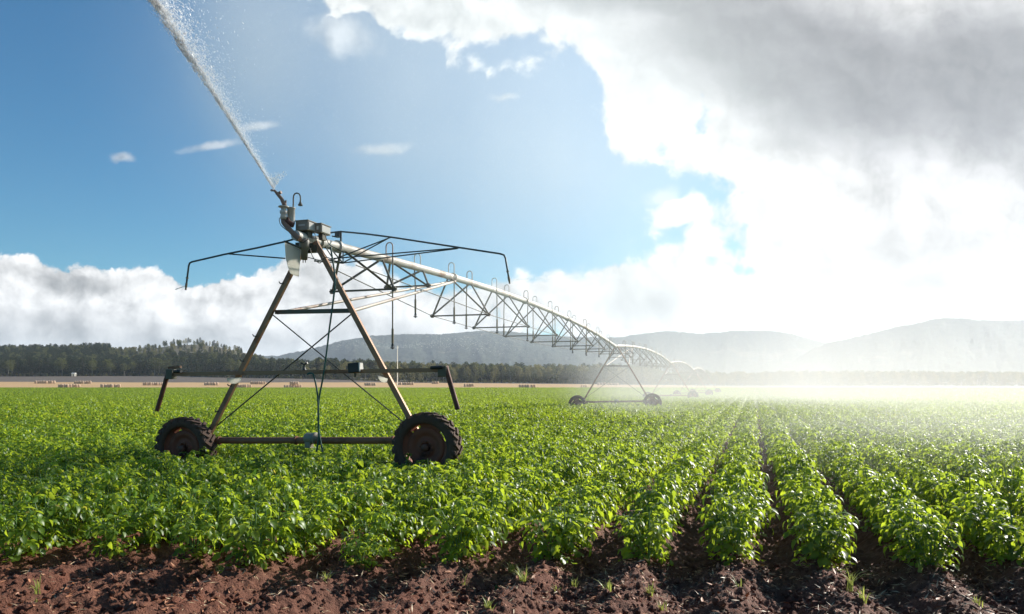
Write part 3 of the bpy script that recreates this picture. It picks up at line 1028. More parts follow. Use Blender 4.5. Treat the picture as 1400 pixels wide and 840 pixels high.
# ================================================================== potato plants
LEAF = leaf_mat('potato_leaf', (.090, .180, .022), (.48, .66, .045), .40, .50, .42, .42, 1.0)
STEM = plain('potato_stem', (.10, .19, .05), .5, 0, .2)


def leaflet(base, d, up, L, W, rows, droop):
    """folded, drooping leaflet; returns verts, faces"""
    d = d / np.linalg.norm(d); s = np.cross(d, up); s /= (np.linalg.norm(s) + 1e-9); n = np.cross(s, d)
    V = []; Fc = []
    for k, (tt, hw) in enumerate(rows):
        dd = -droop * tt * tt
        c = base + d * (L * tt) + n * (L * dd)
        if hw <= 0.02:
            V.append([c])
        else:
            fold = .32 * hw * W
            V.append([c - s * hw * W + n * fold, c, c + s * hw * W + n * fold])
    out = []; ids = []
    for r in V:
        ids.append(list(range(len(out), len(out) + len(r)))); out += r
    for a, c in zip(ids[:-1], ids[1:]):
        if len(a) == 3 and len(c) == 3:
            Fc += [(a[0], a[1], c[1], c[0]), (a[1], a[2], c[2], c[1])]
        elif len(a) == 1 and len(c) == 3:
            Fc += [(a[0], c[1], c[0]), (a[0], c[2], c[1])]
        elif len(a) == 3 and len(c) == 1:
            Fc += [(a[0], a[1], c[0]), (a[1], a[2], c[0])]
    return out, Fc


ROWS_HI = [(0, 0), (.16, .36), (.42, .52), (.72, .34), (1.0, 0)]
ROWS_MID = [(0, 0), (.4, .52), (1.0, 0)]


def potato_mesh(name, seed, nleaf, npair, size, rows, H=.50, Rw=.36, stretch=1.0):
    g = np.random.default_rng(seed)
    V = []; Fs = []; sv = MB()
    nst = 7
    stems = []
    for k in range(nst):
        a = 2 * np.pi * (k + g.uniform(-.3, .3)) / nst
        lean = g.uniform(.25, 1.0) if k else .05
        tip = np.array([np.cos(a) * Rw * .75 * lean * stretch, np.sin(a) * Rw * .75 * lean, H * g.uniform(.72, .95) * (1 - .22 * lean)])
        stems.append((a, tip))
        sv.tube([(0, 0, -.05), tuple(tip * np.array([.45, .45, .55])), tuple(tip)], [.007, .006, .004], 5)
    for k in range(nleaf):
        a0, tip = stems[k % nst]
        f = g.uniform(.28, 1.0) ** .75 if k % 4 else g.uniform(.08, .34)
        org = np.array([tip[0] * f * (.55 + .45 * f), tip[1] * f * (.55 + .45 * f), tip[2] * f])
        a = a0 + g.normal(0, 1.1)
        el = R(g.uniform(5, 60) * (.5 + .6 * f))
        dr = np.array([np.cos(a) * np.cos(el) * stretch, np.sin(a) * np.cos(el), np.sin(el)])
        Ll = g.uniform(.13, .20) * (1.12 - .3 * f)
        # rachis with droop
        bend = g.uniform(.8, 2.0)
        def rach(s_):
            return org + dr * Ll * s_ + np.array([0, 0, -1.0]) * Ll * .42 * bend * s_ * s_
        side = np.cross(dr, [0, 0, 1.0]); side /= np.linalg.norm(side) + 1e-9
        places = [(1.0, 0)]
        for j in range(npair):
            s_ = 1.0 - (j + 1) * .82 / (npair + .3)
            places += [(s_ + .03, 1), (s_ - .03, -1)]
        for (s_, sg) in places:
            p_ = rach(s_); tg = rach(s_ + .05) - rach(s_ - .05); tg /= np.linalg.norm(tg)
            if sg == 0:
                d_ = tg
                sz = size * g.uniform(.95, 1.25)
            else:
                d_ = tg * g.uniform(.3, .7) + side * sg + np.array([0, 0, g.uniform(-.55, .25)])
                sz = size * g.uniform(.65, 1.0) * (.7 + .3 * s_)
            up = np.array([0, 0, 1.0]) + g.normal(0, .35, 3)
            v_, f_ = leaflet(p_, d_, up, sz, sz * g.uniform(.54, .68), rows, g.uniform(.10, .75))
            b_ = len(V); V += v_; Fs += [tuple(i + b_ for i in ff) for ff in f_]
    V = np.array(V)
    V[:, 2] = np.maximum(V[:, 2], .01 + .02 * g.random(len(V)))
    me = mesh_from(name, V, np.fromiter((i for ff in Fs for i in ff), np.int32), np.fromiter((len(ff) for ff in Fs), np.int32), True)
    me.materials.append(LEAF)
    sm = sv.mesh(name + '_stems'); sm.materials.append(STEM)
    return me, sm


def clump_mesh(name, seed, length, n, size):
    g = np.random.default_rng(seed)
    V = []; Fs = []
    for k in range(n):
        yv = g.uniform(-length / 2, length / 2); a = g.uniform(0, np.pi)
        rr = g.uniform(.7, 1.0) if k % 4 else g.uniform(.2, .7)
        p_ = np.array([math.cos(a) * .34 * rr, yv, .10 + math.sin(a) * .46 * rr + .05 * math.sin(yv * 5 + seed)])
        d_ = np.array([math.cos(a) * .8 + g.normal(0, .6), g.normal(0, .8), g.normal(-.25, .4)])
        up = np.array([math.cos(a) * .5, 0, 1]) + g.normal(0, .35, 3)
        v_, f_ = leaflet(p_, d_, up, size * g.uniform(.8, 1.3), size * .7, ROWS_MID, .3)
        b_ = len(V); V += v_; Fs += [tuple(i + b_ for i in ff) for ff in f_]
    me = mesh_from(name, np.array(V), np.fromiter((i for ff in Fs for i in ff), np.int32), np.fromiter((len(ff) for ff in Fs), np.int32), True)
    me.materials.append(LEAF)
    return bpy.data.objects.new(name, me)


HI = [potato_mesh('potato_leaves_%s' % c, 100 + k, 62, 3, .072, ROWS_HI, .61, .33) for k, c in enumerate('abcde')]
MID = [bpy.data.objects.new('mid', potato_mesh('mid_%s' % c, 200 + k, 44, 2, .085, ROWS_MID, .70, .33)[0]) for k, c in enumerate('abc')]
CLUMP = [clump_mesh('clump_%s' % c, 300 + k, 2.6, 300, .13) for k, c in enumerate('abc')]
HIO = [bpy.data.objects.new('hi', m_[0]) for m_ in HI]


def row_start(k):
    """how far along the row the crop begins (y of the row end)"""
    prof = {-1: .0}
    x_end = (ROW_P0 + ROW_D * k + RS * 6.5) / RCs
    px = CXP + x_end / 6.5 * FPX
    yb = np.interp(px, [-200, 0, 150, 380, 520, 700, 800, 960, 1120, 1290, 1390, 1600], [766, 766, 758, 782, 776, 766, 770, 765, 775, 788, 772, 775])
    return (EYE - .20) * FPX / (yb - HZ) + .20


pl_list = []   # (x, y, row k)
xmargin = lambda y: .80 * y + 2.0
kmin, kmax = -390, 190
plants_hi = []; plants_mid = []; clumps = []
for k in range(kmin, kmax):
    p_ = ROW_P0 + ROW_D * k
    y0 = row_start(k) if -16 < k < 14 else 6.7 + .15 * math.sin(k * 1.7)
    # point on the row at depth y: x = (p + y*RS)/RC
    y = y0; first = True
    while y < 90:
        x = (p_ + y * RS) / RCs
        if abs(x) < xmargin(y):
            if y < 27:
                plants_hi.append((x + rng.normal(0, .035), y + rng.normal(0, .03) * (not first), k, first))
            else:
                plants_mid.append((x + rng.normal(0, .05), y + rng.normal(0, .05), k))
        y += (.33 if y < 27 else .36) * RCs; first = False
    y = 90 + rng.uniform(0, 2)
    while y < FIELD_END - 1.5:
        x = (p_ + y * RS) / RCs
        if abs(x) < xmargin(y):
            clumps.append((x, y))
        y += 2.5 * RCs


def clear_of_wheels(x, y):
    for wv in WHEELS:
        d = Vector((x - wv.x, y - wv.y, 0))
        if abs(d.dot(Q0)) < .20 and abs(d.dot(B0)) < .62:
            return False
    return True


plants_hi = [a for a in plants_hi if clear_of_wheels(a[0], a[1])]
plants_mid = [a for a in plants_mid if clear_of_wheels(a[0], a[1])]
# the 300 that show largest are objects of their own
infr = sorted([a for a in plants_hi if abs(a[0] / a[1]) < .715], key=lambda a: a[1])
own = infr[:299]; own_set = set(id(a) for a in own)
rest = [a for a in plants_hi if id(a) not in own_set]

ends = [a for a in own if a[3]]
order = sorted(set(a[2] for a in own), reverse=True)
ORD = ['rightmost', 'second', 'third', 'fourth', 'fifth', 'sixth', 'seventh', 'eighth', 'ninth', 'tenth', 'eleventh', 'twelfth', 'thirteenth', 'fourteenth', 'fifteenth', 'sixteenth', 'seventeenth', 'eighteenth']


def row_phrase(k):
    j = order.index(k)
    if j == 0:
        return 'rightmost crop row'
    return '%s crop row from the right' % ORD[min(j, len(ORD) - 1)]


proto = []
for k, (fm, sm) in enumerate(HI):
    r_ = empty('potato_plant', (0, 0, 0))
    r_['category'] = 'plant'
    link_mesh('foliage', fm, None, r_); link_mesh('stems', sm, None, r_)
    proto.append([r_, False])
n_in_row = {}
for a in own:
    n_in_row[a[2]] = n_in_row.get(a[2], 0) + 1
for i, a in enumerate(own):
    x, y, k, first = a
    z = gz(x, y) - .02
    rz = random.uniform(0, 6.28)
    s_ = random.uniform(.84, 1.14) * (1.10 if -4.2 < x < .8 and y > 8.6 else 1)
    if first:
        s_ *= random.uniform(.95, 1.08)
    sc_ = (s_, s_ * random.uniform(.90, 1.06) * (.84 if first else .92 if y < 7.6 else 1.0))
    if first or n_in_row[k] == 1:
        lb_ = 'potato plant at the soil edge, ending the %s' % row_phrase(k); gr = 'potato plants along the soil edge'
    else:
        lb_ = 'leafy green potato plant behind the near end of the %s' % row_phrase(k); gr = 'potato plants of the %s' % row_phrase(k)
    v_ = int(rng.integers(0, 5))
    P_ = proto[v_]
    if not P_[1]:
        P_[1] = True
        r_ = P_[0]; r_.location = (x, y, z); r_.rotation_euler = (0, 0, rz); r_.scale = (sc_[0], sc_[0], sc_[1])
        r_['label'] = lb_; r_['group'] = gr
    else:
        dup(P_[0], (x, y, z), rz, sc_, lb_, gr)

def zfor(x, y):
    x = np.array(x); y = np.array(y)
    return terrain(x, y)
pts = []; rz = []; sl = []; vr = []
for (x, y, k, f_) in rest:
    pts.append((x, y, gz(x, y) - .02)); rz.append(random.uniform(0, 6.28)); sl.append(random.uniform(.84, 1.17) * (1.12 if -4.2 < x < .8 and y < 12.5 else 1)); vr.append(random.randrange(5))
zz = zfor([a[0] for a in plants_mid], [a[1] for a in plants_mid])
for (x, y, k), z in zip(plants_mid, zz):
    pts.append((x, y, z + .13)); rz.append(random.uniform(0, 6.28)); sl.append(random.uniform(.92, 1.18)); vr.append(5 + random.randrange(3))
zz = zfor([a[0] for a in clumps], [a[1] for a in clumps])
for (x, y), z in zip(clumps, zz):
    pts.append((x, y, z + .06)); rz.append(-ROW_A + (math.pi if random.random() < .5 else 0)); sl.append(random.uniform(.95, 1.1)); vr.append(8 + random.randrange(3))
crop = scatter('potato_crop', pts, rz, sl, vr, HIO + MID + CLUMP)
tag(crop, 'potato crop filling the field', None, None, 'stuff')

# ================================================================== soil litter and weeds
LIT = [plain('dry_leaf_brown', (.36, .15, .07), .6, 0, .4, 20), plain('straw_litter', (.52, .38, .22), .5, 0, .35, 20)]
for mi, (nm, cnt, ln) in enumerate((('dry_leaf_litter', 4500, .05), ('straw_litter', 6500, .06))):
    mb = MB()
    for k in range(cnt):
        y = rng.uniform(4.6, 7.0); x = rng.uniform(-.75, .78) * y
        if fbm(np.array([x * 1.4]), np.array([y * 1.4]), 61 + mi, 2)[0] < .27:
            continue
        z = gz(x, y) + .006
        a = rng.uniform(0, 6.28); d_ = np.array([math.cos(a), math.sin(a), rng.normal(0, .35)])
        L_ = ln * rng.uniform(.4, 1.5)
        wd = L_ * (.34 if mi == 0 else .11)
        v_, f_ = leaflet(np.array([x, y, z]), d_, np.array([rng.normal(0, .5), rng.normal(0, .5), 1.0]), L_, wd, ROWS_MID if mi else ROWS_HI, rng.uniform(-.3, .4))
        mb.add(v_, f_, True)
    tag(mb.build(nm, LIT[mi]), None, None, None, 'stuff')
# clods of earth
mb = MB()
ico_v = [(0, 0, 1), (.89, 0, .45), (.28, .85, .45), (-.72, .53, .45), (-.72, -.53, .45), (.28, -.85, .45), (.72, .53, -.45), (-.28, .85, -.45), (-.89, 0, -.45), (-.28, -.85, -.45), (.72, -.53, -.45), (0, 0, -1)]
ico_f = [(0, 1, 2), (0, 2, 3), (0, 3, 4), (0, 4, 5), (0, 5, 1), (1, 6, 2), (2, 7, 3), (3, 8, 4), (4, 9, 5), (5, 10, 1), (2, 6, 7), (3, 7, 8), (4, 8, 9), (5, 9, 10), (1, 10, 6), (6, 11, 7), (7, 11, 8), (8, 11, 9), (9, 11, 10), (10, 11, 6)]
for k in range(9000):
    y = rng.uniform(4.6, 7.2); x = rng.uniform(-.78, .82) * y
    s_ = .006 + .030 * rng.random() ** 3.5
    z = gz(x, y) + s_ * .25
    sc3 = rng.uniform(.6, 1.2, 3) * s_
    rot = Matrix.Rotation(rng.uniform(0, 6), 3, 'Z') @ Matrix.Rotation(rng.uniform(0, 6), 3, 'X')
    vs_ = []
    for vv in ico_v:
        q_ = rot @ Vector([vv[j] * sc3[j] * rng.uniform(.7, 1.2) for j in range(3)])
        vs_.append(q_ + Vector((x, y, z)))
    mb.add(vs_, ico_f)
tag(mb.build('soil_clods', gm), None, None, None, 'stuff')

GRASS = leaf_mat('weed_grass', (.26, .32, .09), (.50, .58, .14), .45, .4, .3)
WEED = leaf_mat('weed_leaf', (.10, .18, .04), (.30, .42, .06), .45, .4, .3)


def tuft(px, py, h, n, lean, label, broad=False):
    y = EYE * FPX / (py - HZ); x = (px - CXP) / FPX * y
    for _ in range(4):
        z = gz(x, y); y = (EYE - z) * FPX / (py - HZ); x = (px - CXP) / FPX * y
    mb = MB()
    for k in range(n):
        a = rng.uniform(0, 6.28); L_ = h * rng.uniform(.5, 1.15)
        out = rng.uniform(.15, .9)
        b0 = np.array([rng.normal(0, .012), rng.normal(0, .012), 0])
        wd = .0036 if not broad else .014
        s_ = np.array([-math.sin(a), math.cos(a), 0]) * wd
        pts_ = []
        for q_ in (0, .35, .7, 1):
            pts_.append(b0 + np.array([math.cos(a) * out * L_ * q_ * q_, math.sin(a) * out * L_ * q_ * q_, L_ * (q_ - .38 * out * q_ ** 3)]))
        V = []
        for q_, wq in zip(pts_, (.8, 1, .7, .05)):
            V += [q_ - s_ * wq, q_ + s_ * wq]
        mb.add(V, [(0, 1, 3, 2), (2, 3, 5, 4), (4, 5, 7, 6)], True)
    o = mb.build('weed_tuft' if broad else 'grass_tuft', WEED if broad else GRASS, None, (0, 0, 0))
    o.location = (x, y, z - .005)
    tag(o, label, 'weed' if broad else 'grass tuft', 'weeds sprouting on the bare soil')


TUFTS = [(88, 790, .15, 16, 'tall grass tuft at the far left of the bare soil'), (52, 812, .14, 7, 'thin upright grass blades at the lower left corner of the soil'),
         (50, 836, .10, 10, 'low grass tuft on the bottom left edge of the soil'), (276, 788, .11, 26, 'bushy pale grass tuft under the left crop edge'),
         (302, 786, .12, 18, 'pale grass tuft just right of the bushy one under the left crop edge'), (262, 805, .09, 12, 'short grass tuft below the bushy pale tuft'),
         (385, 796, .07, 14, 'small bright tuft left of the soil middle'), (446, 800, .12, 9, 'grass tuft with upright blades below the eighth crop row'),
         (436, 836, .10, 14, 'grass tuft on the bottom edge left of the middle'), (480, 806, .09, 10, 'sparse grass tuft left of the tall middle grass'),
         (578, 778, .09, 14, 'grass tuft tucked against the crop edge left of middle'), (632, 812, .17, 12, 'tall spiky grass tuft in the middle of the soil'),
         (668, 838, .11, 14, 'grass tuft on the bottom edge of the middle'), (700, 786, .13, 18, 'grass tuft right of the middle at the crop edge'),
         (716, 800, .15, 20, 'dense grass tuft right of the tall middle grass'), (760, 812, .08, 10, 'small grass tuft right of the dense middle tuft'),
         (785, 802, .10, 9, 'thin grass tuft before the fourth furrow'), (832, 812, .12, 14, 'grass tuft on the ridge between two dark furrows'),
         (890, 814, .10, 14, 'grass tuft on the ridge right of the furrow shadow'), (905, 834, .07, 10, 'low grass tuft near the bottom right of middle'),
         (1163, 808, .17, 13, 'bright tall grass blades below the row-end plant at right'), (1180, 824, .12, 12, 'grass tuft beside the bright tall blades at right'),
         (1128, 778, .10, 10, 'grass tuft in front of a rounded potato plant at right'), (1258, 782, .12, 10, 'grass tuft left of the last but one row end'),
         (1010, 808, .12, 7, 'single thin grass tuft on the right of middle ridge'), (1335, 830, .09, 12, 'low grass tuft in the lower right corner')]
for a in TUFTS:
    tuft(a[0], a[1], a[2] * 1.15, int(a[3] * 1.7), 0, a[4])
tuft(383, 795, .05, 12, 0, 'broad leaved bright weed on the soil left of middle', True)
tuft(678, 806, .05, 10, 0, 'broad leaved weed beside the tall middle grass', True)
tuft(1116, 828, .05, 10, 0, 'broad leaved weed low on the right soil ridge', True)
# ================================================================== hay bales on the stubble
hay, t = new_mat('hay')
tco = t.node('ShaderNodeTexCoord').outputs['Object']
n1 = t.noise(tco, 5, 5, .7)
mp = t.node('ShaderNodeMapping'); t.l.new(tco, mp.inputs[0]); mp.inputs['Scale'].default_value = (1, 1, 9)
n2 = t.noise(mp.outputs[0], 3, 4, .6)
cl = t.mix(n1, (.62, .42, .28), (.80, .60, .43)); cl = t.mix(t.maprange(n2, .55, .8), cl, (.34, .20, .11))
p = t.node('ShaderNodeBsdfPrincipled'); t.l.new(cl, p.inputs['Base Color']); p.inputs['Roughness'].default_value = .9
t.l.new(p.outputs[0], t.out.inputs[0])
g = np.random.default_rng(5)
bv = []
mb = MB()
W_, D_, H_ = .52, .52, .66
prof = []
N = 9
def sq(a, b, c):
    return (W_ * math.copysign(abs(a) ** .35, a), D_ * math.copysign(abs(b) ** .35, b), H_ + H_ * math.copysign(abs(c) ** .35, c))
vs_ = []; fs_ = []
nu, nv = 20, 12
for j in range(nv + 1):
    th = math.pi * j / nv
    for i in range(nu):
        ph = 2 * math.pi * (i + .5) / nu
        x, y, z = sq(math.sin(th) * math.cos(ph), math.sin(th) * math.sin(ph), math.cos(th))
        vs_.append((x * (1 + g.normal(0, .018)), y, z * (1 + g.normal(0, .01))))
for j in range(nv):
    for i in range(nu):
        fs_.append((j * nu + i, (j + 1) * nu + i, (j + 1) * nu + (i + 1) % nu, j * nu + (i + 1) % nu))
mb.add(vs_, fs_, True)
for zt in (.35, -.35):      # twine bands standing a little proud
    ring = [(W_ * 1.012 * math.copysign(abs(math.cos(a)) ** .35, math.cos(a)), D_ * zt + .0, H_ + H_ * 1.01 * math.copysign(abs(math.sin(a)) ** .35, math.sin(a))) for a in [2 * math.pi * k / 24 for k in range(25)]]
    mb.tube(ring, .012, 5, False)
bale_me = mb.mesh('hay_bale'); bale_me.materials.append(hay)
CL = [(47, 76, 524.5, 8, 0, 'shaded bale of the small far stack row at the left edge'), (79, 110, 530, 8, 0, 'pale bale in the sunlit row nearest the left edge'),
      (101, 125, 524.8, 7, 0, 'bale in the far row behind the sunlit left row'), (137, 165, 530, 6, 0, 'bale in the broken row left of the divider tube'),
      (195, 223, 527, 9, 0, 'bale in the slanting row just left of the divider tube'), (279, 299, 527, 5, 0, 'bale in the short row between divider tube and left leg'),
      (322, 344, 530.5, 7, 0, 'bale in the front row just right of the left tower leg'), (342, 363, 525.5, 7, 0, 'bale in the far row right of the left tower leg'),
      (388, 413, 531, 7, 4, 'bale in the two-tier stack beside the green cables'), (498, 514, 527.5, 5, 0, 'bale in the row left of the right tower leg'),
      (543, 566, 526.5, 7, 0, 'bale in the row right of the right tower leg'), (590, 600, 525, 3, 0, 'bale in the tiny group left of the right divider tube'),
      (634, 648, 529, 4, 0, 'bale in the small group right of the right divider tube'), (709, 733, 530.5, 6, 0, 'bale in the row below the middle trees'),
      (794, 803, 531.5, 3, 0, 'bale in the group left of the second tower'), (816, 846, 526.5, 7, 0, 'dark bale in the far row behind the second tower')]
first_b = None
for (x0, x1, yb, n, n2_, lb_) in CL:
    y = 290.
    for _ in range(8):
        xm = ((x0 + x1) / 2 - CXP) / FPX * y
        zt = float(terrain(xm, y)); yp = HZ - (zt - EYE) / y * FPX
        y += (yp - yb) * 14
        y = min(max(y, 265.5), 420)
    for tier, cnt in ((0, n), (1, n2_)):
        for k in range(cnt):
            f_ = (k + .5) / cnt
            if tier:
                f_ = .32 + .5 * f_
            pxx = x0 + (x1 - x0) * f_
            if n == 6 and k == 3:
                pxx -= .8
            yy_ = y + g.normal(0, .25); xx = (pxx - CXP) / FPX * yy_
            zz_ = float(terrain(xx, yy_)) - .03 + tier * 1.31
            if first_b is None:
                o = link_mesh('hay_bale', bale_me, None); first_b = o
            else:
                o = first_b.copy(); COL.objects.link(o)
            o.location = (xx, yy_, zz_); o.rotation_euler = (0, 0, g.normal(0, .10) + .72)
            wd = (x1 - x0) / n / FPX * y
            o.scale = (min(1.25, wd / 1.35), min(1.25, wd / 1.35), g.uniform(.92, 1.02) if not tier else .9)
            lab = lb_ if not (n2_) else ('upper tier ' + lb_ if tier else 'bottom tier ' + lb_)
            tag(o, lab, 'hay bale', 'hay bales: ' + lb_.split(' in the ')[-1] if ' in the ' in lb_ else 'hay bales at the left edge')

# ================================================================== trees
def tree_leaf(name, c, tr):
    return leaf_mat(name, c, tr, .6, .30, .35, .25)


TL = [tree_leaf('cloud_shaded_pine_green', (.018, .030, .014), (.03, .05, .015)), tree_leaf('gum_green', (.080, .095, .038), (.18, .20, .06)), tree_leaf('wattle_olive', (.15, .145, .055), (.30, .28, .09))]  # pine tone holds the left wood's cloud shade, paler kinds its sunlit middle
BARK = [plain('dark_bark', (.06, .045, .035), .8, 0, .3, 3), plain('pale_gum_bark', (.30, .27, .23), .7, 0, .3, 3), plain('grey_bark', (.16, .13, .10), .8, 0, .3, 3)]


def tree_meshes(kind, seed):
    g = np.random.default_rng(seed)
    H = 12.0
    tr = MB()
    bend = g.normal(0, .5, 2)
    top = (.92 if kind == 0 else .72) * H
    ptsT = [(bend[0] * (s_ ** 2), bend[1] * (s_ ** 2), top * s_ - .3) for s_ in np.linspace(0, 1, 6)]
    tr.tube(ptsT, [.24, .20, .16, .12, .08, .04], 7)
    V = []; Fs = []
    cl = []
    nl = {0: 16, 1: 15, 2: 13}[kind]
    for k in range(nl):
        s_ = (k + .5) / nl
        if kind == 0:
            hh = H * (.22 + .74 * s_); rad = 2.4 * (1 - s_) ** .7 + .35
        elif kind == 1:
            hh = H * (.38 + .58 * s_ * g.uniform(.8, 1)); rad = 3.0 * math.sin(math.pi * (.18 + .72 * s_)) * g.uniform(.5, 1.1)
        else:
            hh = H * (.20 + .66 * s_); rad = 3.0 * math.sin(math.pi * (.25 + .65 * s_)) * g.uniform(.5, 1.05)
        a = k * 2.4 + g.normal(0, .4)
        c = np.array([math.cos(a) * rad * .62 + bend[0] * s_, math.sin(a) * rad * .62 + bend[1] * s_, hh])
        base = np.array([bend[0] * s_ ** 2 * .7, bend[1] * s_ ** 2 * .7, min(hh * .80, top * .95)])
        tr.tube([tuple(base), tuple(base * .45 + c * .55 + np.array([0, 0, -.15])), tuple(c)], [.09, .06, .03], 5)
        cl.append((c, rad * .55 + .45))
    for (c, rad) in cl:
        n = int(26 * rad + 14)
        for j in range(n):
            d_ = g.normal(0, 1, 3); d_ /= np.linalg.norm(d_)
            p_ = c + d_ * rad * g.uniform(.35, 1.0) ** .6 * np.array([1, 1, .72])
            dv = d_ + g.normal(0, .7, 3); up = g.normal(0, 1, 3)
            v_, f_ = leaflet(p_, dv, up, g.uniform(.35, .75), g.uniform(.28, .5), ROWS_MID, .2)
            b_ = len(V); V += v_; Fs += [tuple(i + b_ for i in ff) for ff in f_]
    cm = mesh_from('crown', np.array(V), np.fromiter((i for ff in Fs for i in ff), np.int32), np.fromiter((len(ff) for ff in Fs), np.int32))
    cm.materials.append(TL[kind])
    tm = tr.mesh('trunk'); tm.materials.append(BARK[kind])
    return cm, tm


TREES = [[tree_meshes(k, 500 + 10 * k + j) for j in range(3)] for k in range(3)]
NAMES = ['cloud_shaded_pine', 'gum_tree', 'wattle_tree']
tproto = {}
GR = np.random.default_rng(77)


def edge_y(x):
    return 452 + 9 * math.sin(x * .021) + 7 * math.sin(x * .053 + 1)


def put_tree(kind, x, y, h, label, group):
    j = int(GR.integers(0, 3)); key = (kind, j)
    z = float(terrain(x, y)) - .1
    s_ = h / 12.0; sc_ = (s_ * GR.uniform(.95, 1.25), s_)
    rz_ = GR.uniform(0, 6.28)
    if key not in tproto:
        r_ = empty(NAMES[kind], (x, y, z), rz_); r_.scale = (sc_[0], sc_[0], sc_[1])
        r_['category'] = 'tree'
        link_mesh('crown', TREES[kind][j][0], None, r_); link_mesh('trunk', TREES[kind][j][1], None, r_)
        r_['label'] = label; r_['group'] = group
        tproto[key] = r_
    else:
        dup(tproto[key], (x, y, z), rz_, sc_, label, group)


# front edge of the wood, each tree an object
for k in range(150):
    px = -20 + 1440 * (k + GR.uniform(-.35, .35)) / 150
    y = 450.
    x = (px - CXP) / FPX * y
    y = edge_y(x) + GR.uniform(-3, 4); x = (px - CXP) / FPX * y
    if px < 420:
        kind = int(GR.choice([0, 1, 0])); h = GR.uniform(9, 13)
        lb_ = 'dark green tree at the foot of the wooded left hill' if kind == 0 else 'pale-trunked gum tree at the foot of the wooded left hill'  # kind 0: the dark green is cloud shade put into the leaf colour
        gr = 'front trees below the left hill'
    elif px < 900:
        kind = int(GR.choice([1, 2, 2])); h = GR.uniform(8, 12.5)
        lb_ = 'olive green leafy tree along the middle of the far field edge' if kind == 2 else 'grey green gum tree along the middle of the far field edge'
        gr = 'front trees along the middle field edge'
    else:
        kind = int(GR.choice([1, 2])); h = GR.uniform(6, 10.5)
        lb_ = 'brownish tree veiled by spray along the right field edge' if kind == 2 else 'thin gum tree veiled by spray along the right field edge'
        gr = 'front trees along the right field edge'
    put_tree(kind, x, y, h, lb_, gr)

# the wood behind, one mass
TO = [bpy.data.objects.new('crown', TREES[k][j][0]) for k in range(3) for j in range(3)]
pts = []; rz = []; sl = []; vr = []
cnt = 0
while cnt < 7500:
    y = 460 + 560 * GR.random() ** 1.3; px = GR.uniform(-60, 1480); x = (px - CXP) / FPX * y
    if px > 430 and y > 640 + 60 * math.sin(px * .01):
        continue
    if px > 900 and y > 540:
        continue
    bare = 205 < px < 310 and 690 < y < 900
    if 185 < px < 325 and y > 590 and GR.random() < .66:
        continue
    if bare and GR.random() < .40:
        continue
    if px > 330 and px < 430 and y > 620:
        continue
    if y < edge_y(x) + 6:
        continue
    if px < 430:
        kind = GR.choice([0, 0, 0, 1]); h = GR.uniform(7, 12)
        if y > 575 and px > 150:
            h *= .62; kind = GR.choice([0, 1, 2])
    elif px < 900:
        kind = GR.choice([0, 1, 2] if y < 500 else [0, 0, 1]); h = GR.uniform(9, 14.5)
    else:
        kind = GR.choice([1, 2]); h = GR.uniform(6, 11)
    pts.append((x, y, float(terrain(x, y)) - .2)); rz.append(GR.uniform(0, 6.28)); sl.append(h / 12); vr.append(int(kind) * 3 + int(GR.integers(0, 3)))
    cnt += 1
tag(scatter('woodland', pts, rz, sl, vr, TO), None, None, None, 'stuff')

# low scrub along the foot of the wood
pts = []; rz = []; sl = []; vr = []
for k in range(1300):
    px = GR.uniform(-30, 1430); y = 447 + GR.normal(0, 3); x = (px - CXP) / FPX * y; y = edge_y(x) - 3 + GR.normal(0, 3); x = (px - CXP) / FPX * y
    s_ = GR.uniform(.10, .26)
    pts.append((x, y, float(terrain(x, y)) - 2.6 * s_)); rz.append(GR.uniform(0, 6)); sl.append(s_); vr.append(int(GR.choice([3, 4, 6, 7, 8])) if px > 380 else int(GR.choice([0, 1, 3, 6])))
tag(scatter('undergrowth', pts, rz, sl, vr, TO), None, None, None, 'stuff')

# pale pole in the stubble and a small white shed under the trees
y = 330.; pp = at(543.5, 521, y); zb = float(terrain(pp.x, y))
pole = MB().tube([(pp.x, y, zb - .3), (pp.x, y, EYE + (HZ - 473) / FPX * y)], [.20, .15], 8)
pole.box((pp.x, y, EYE + (HZ - 474.5) / FPX * y), (.35, 0, 0), (0, .08, 0), (0, 0, .07))
tag(pole.build('timber_pole', M['white']), 'thin pale pole standing on the stubble right of the near tower leg', 'pole')
y = 446.; pp = at(101, 510, y); zb = float(terrain(pp.x, y))
shed = empty('shed', (pp.x, y, zb)); tag(shed, 'small white shed under the dark trees at far left', 'shed')
mb = MB().box((0, 0, .75), (1.0, 0, 0), (0, .9, 0), (0, 0, .85)); o = mb.build('wall', M['white'], shed)
mb = MB().add([(-1.15, -1.05, 1.602), (1.15, -1.05, 1.602), (1.15, 1.05, 1.602), (-1.15, 1.05, 1.602), (-1.15, 0, 2.2), (1.15, 0, 2.2)], [(0, 1, 5, 4), (2, 3, 4, 5), (0, 4, 3), (1, 2, 5), (0, 3, 2, 1)]); mb.build('roof', M['lamp'], shed)
mb = MB().box((.25, -.92, .65), (.32, 0, 0), (0, .03, 0), (0, 0, .65)); mb.build('door', M['box'], shed)
# ================================================================== water: jet, sprinkler fans, droplets
WG = np.random.default_rng(99)
WATER = water_mat('white_water', .55)
DROP = water_mat('fine_drops', .75)


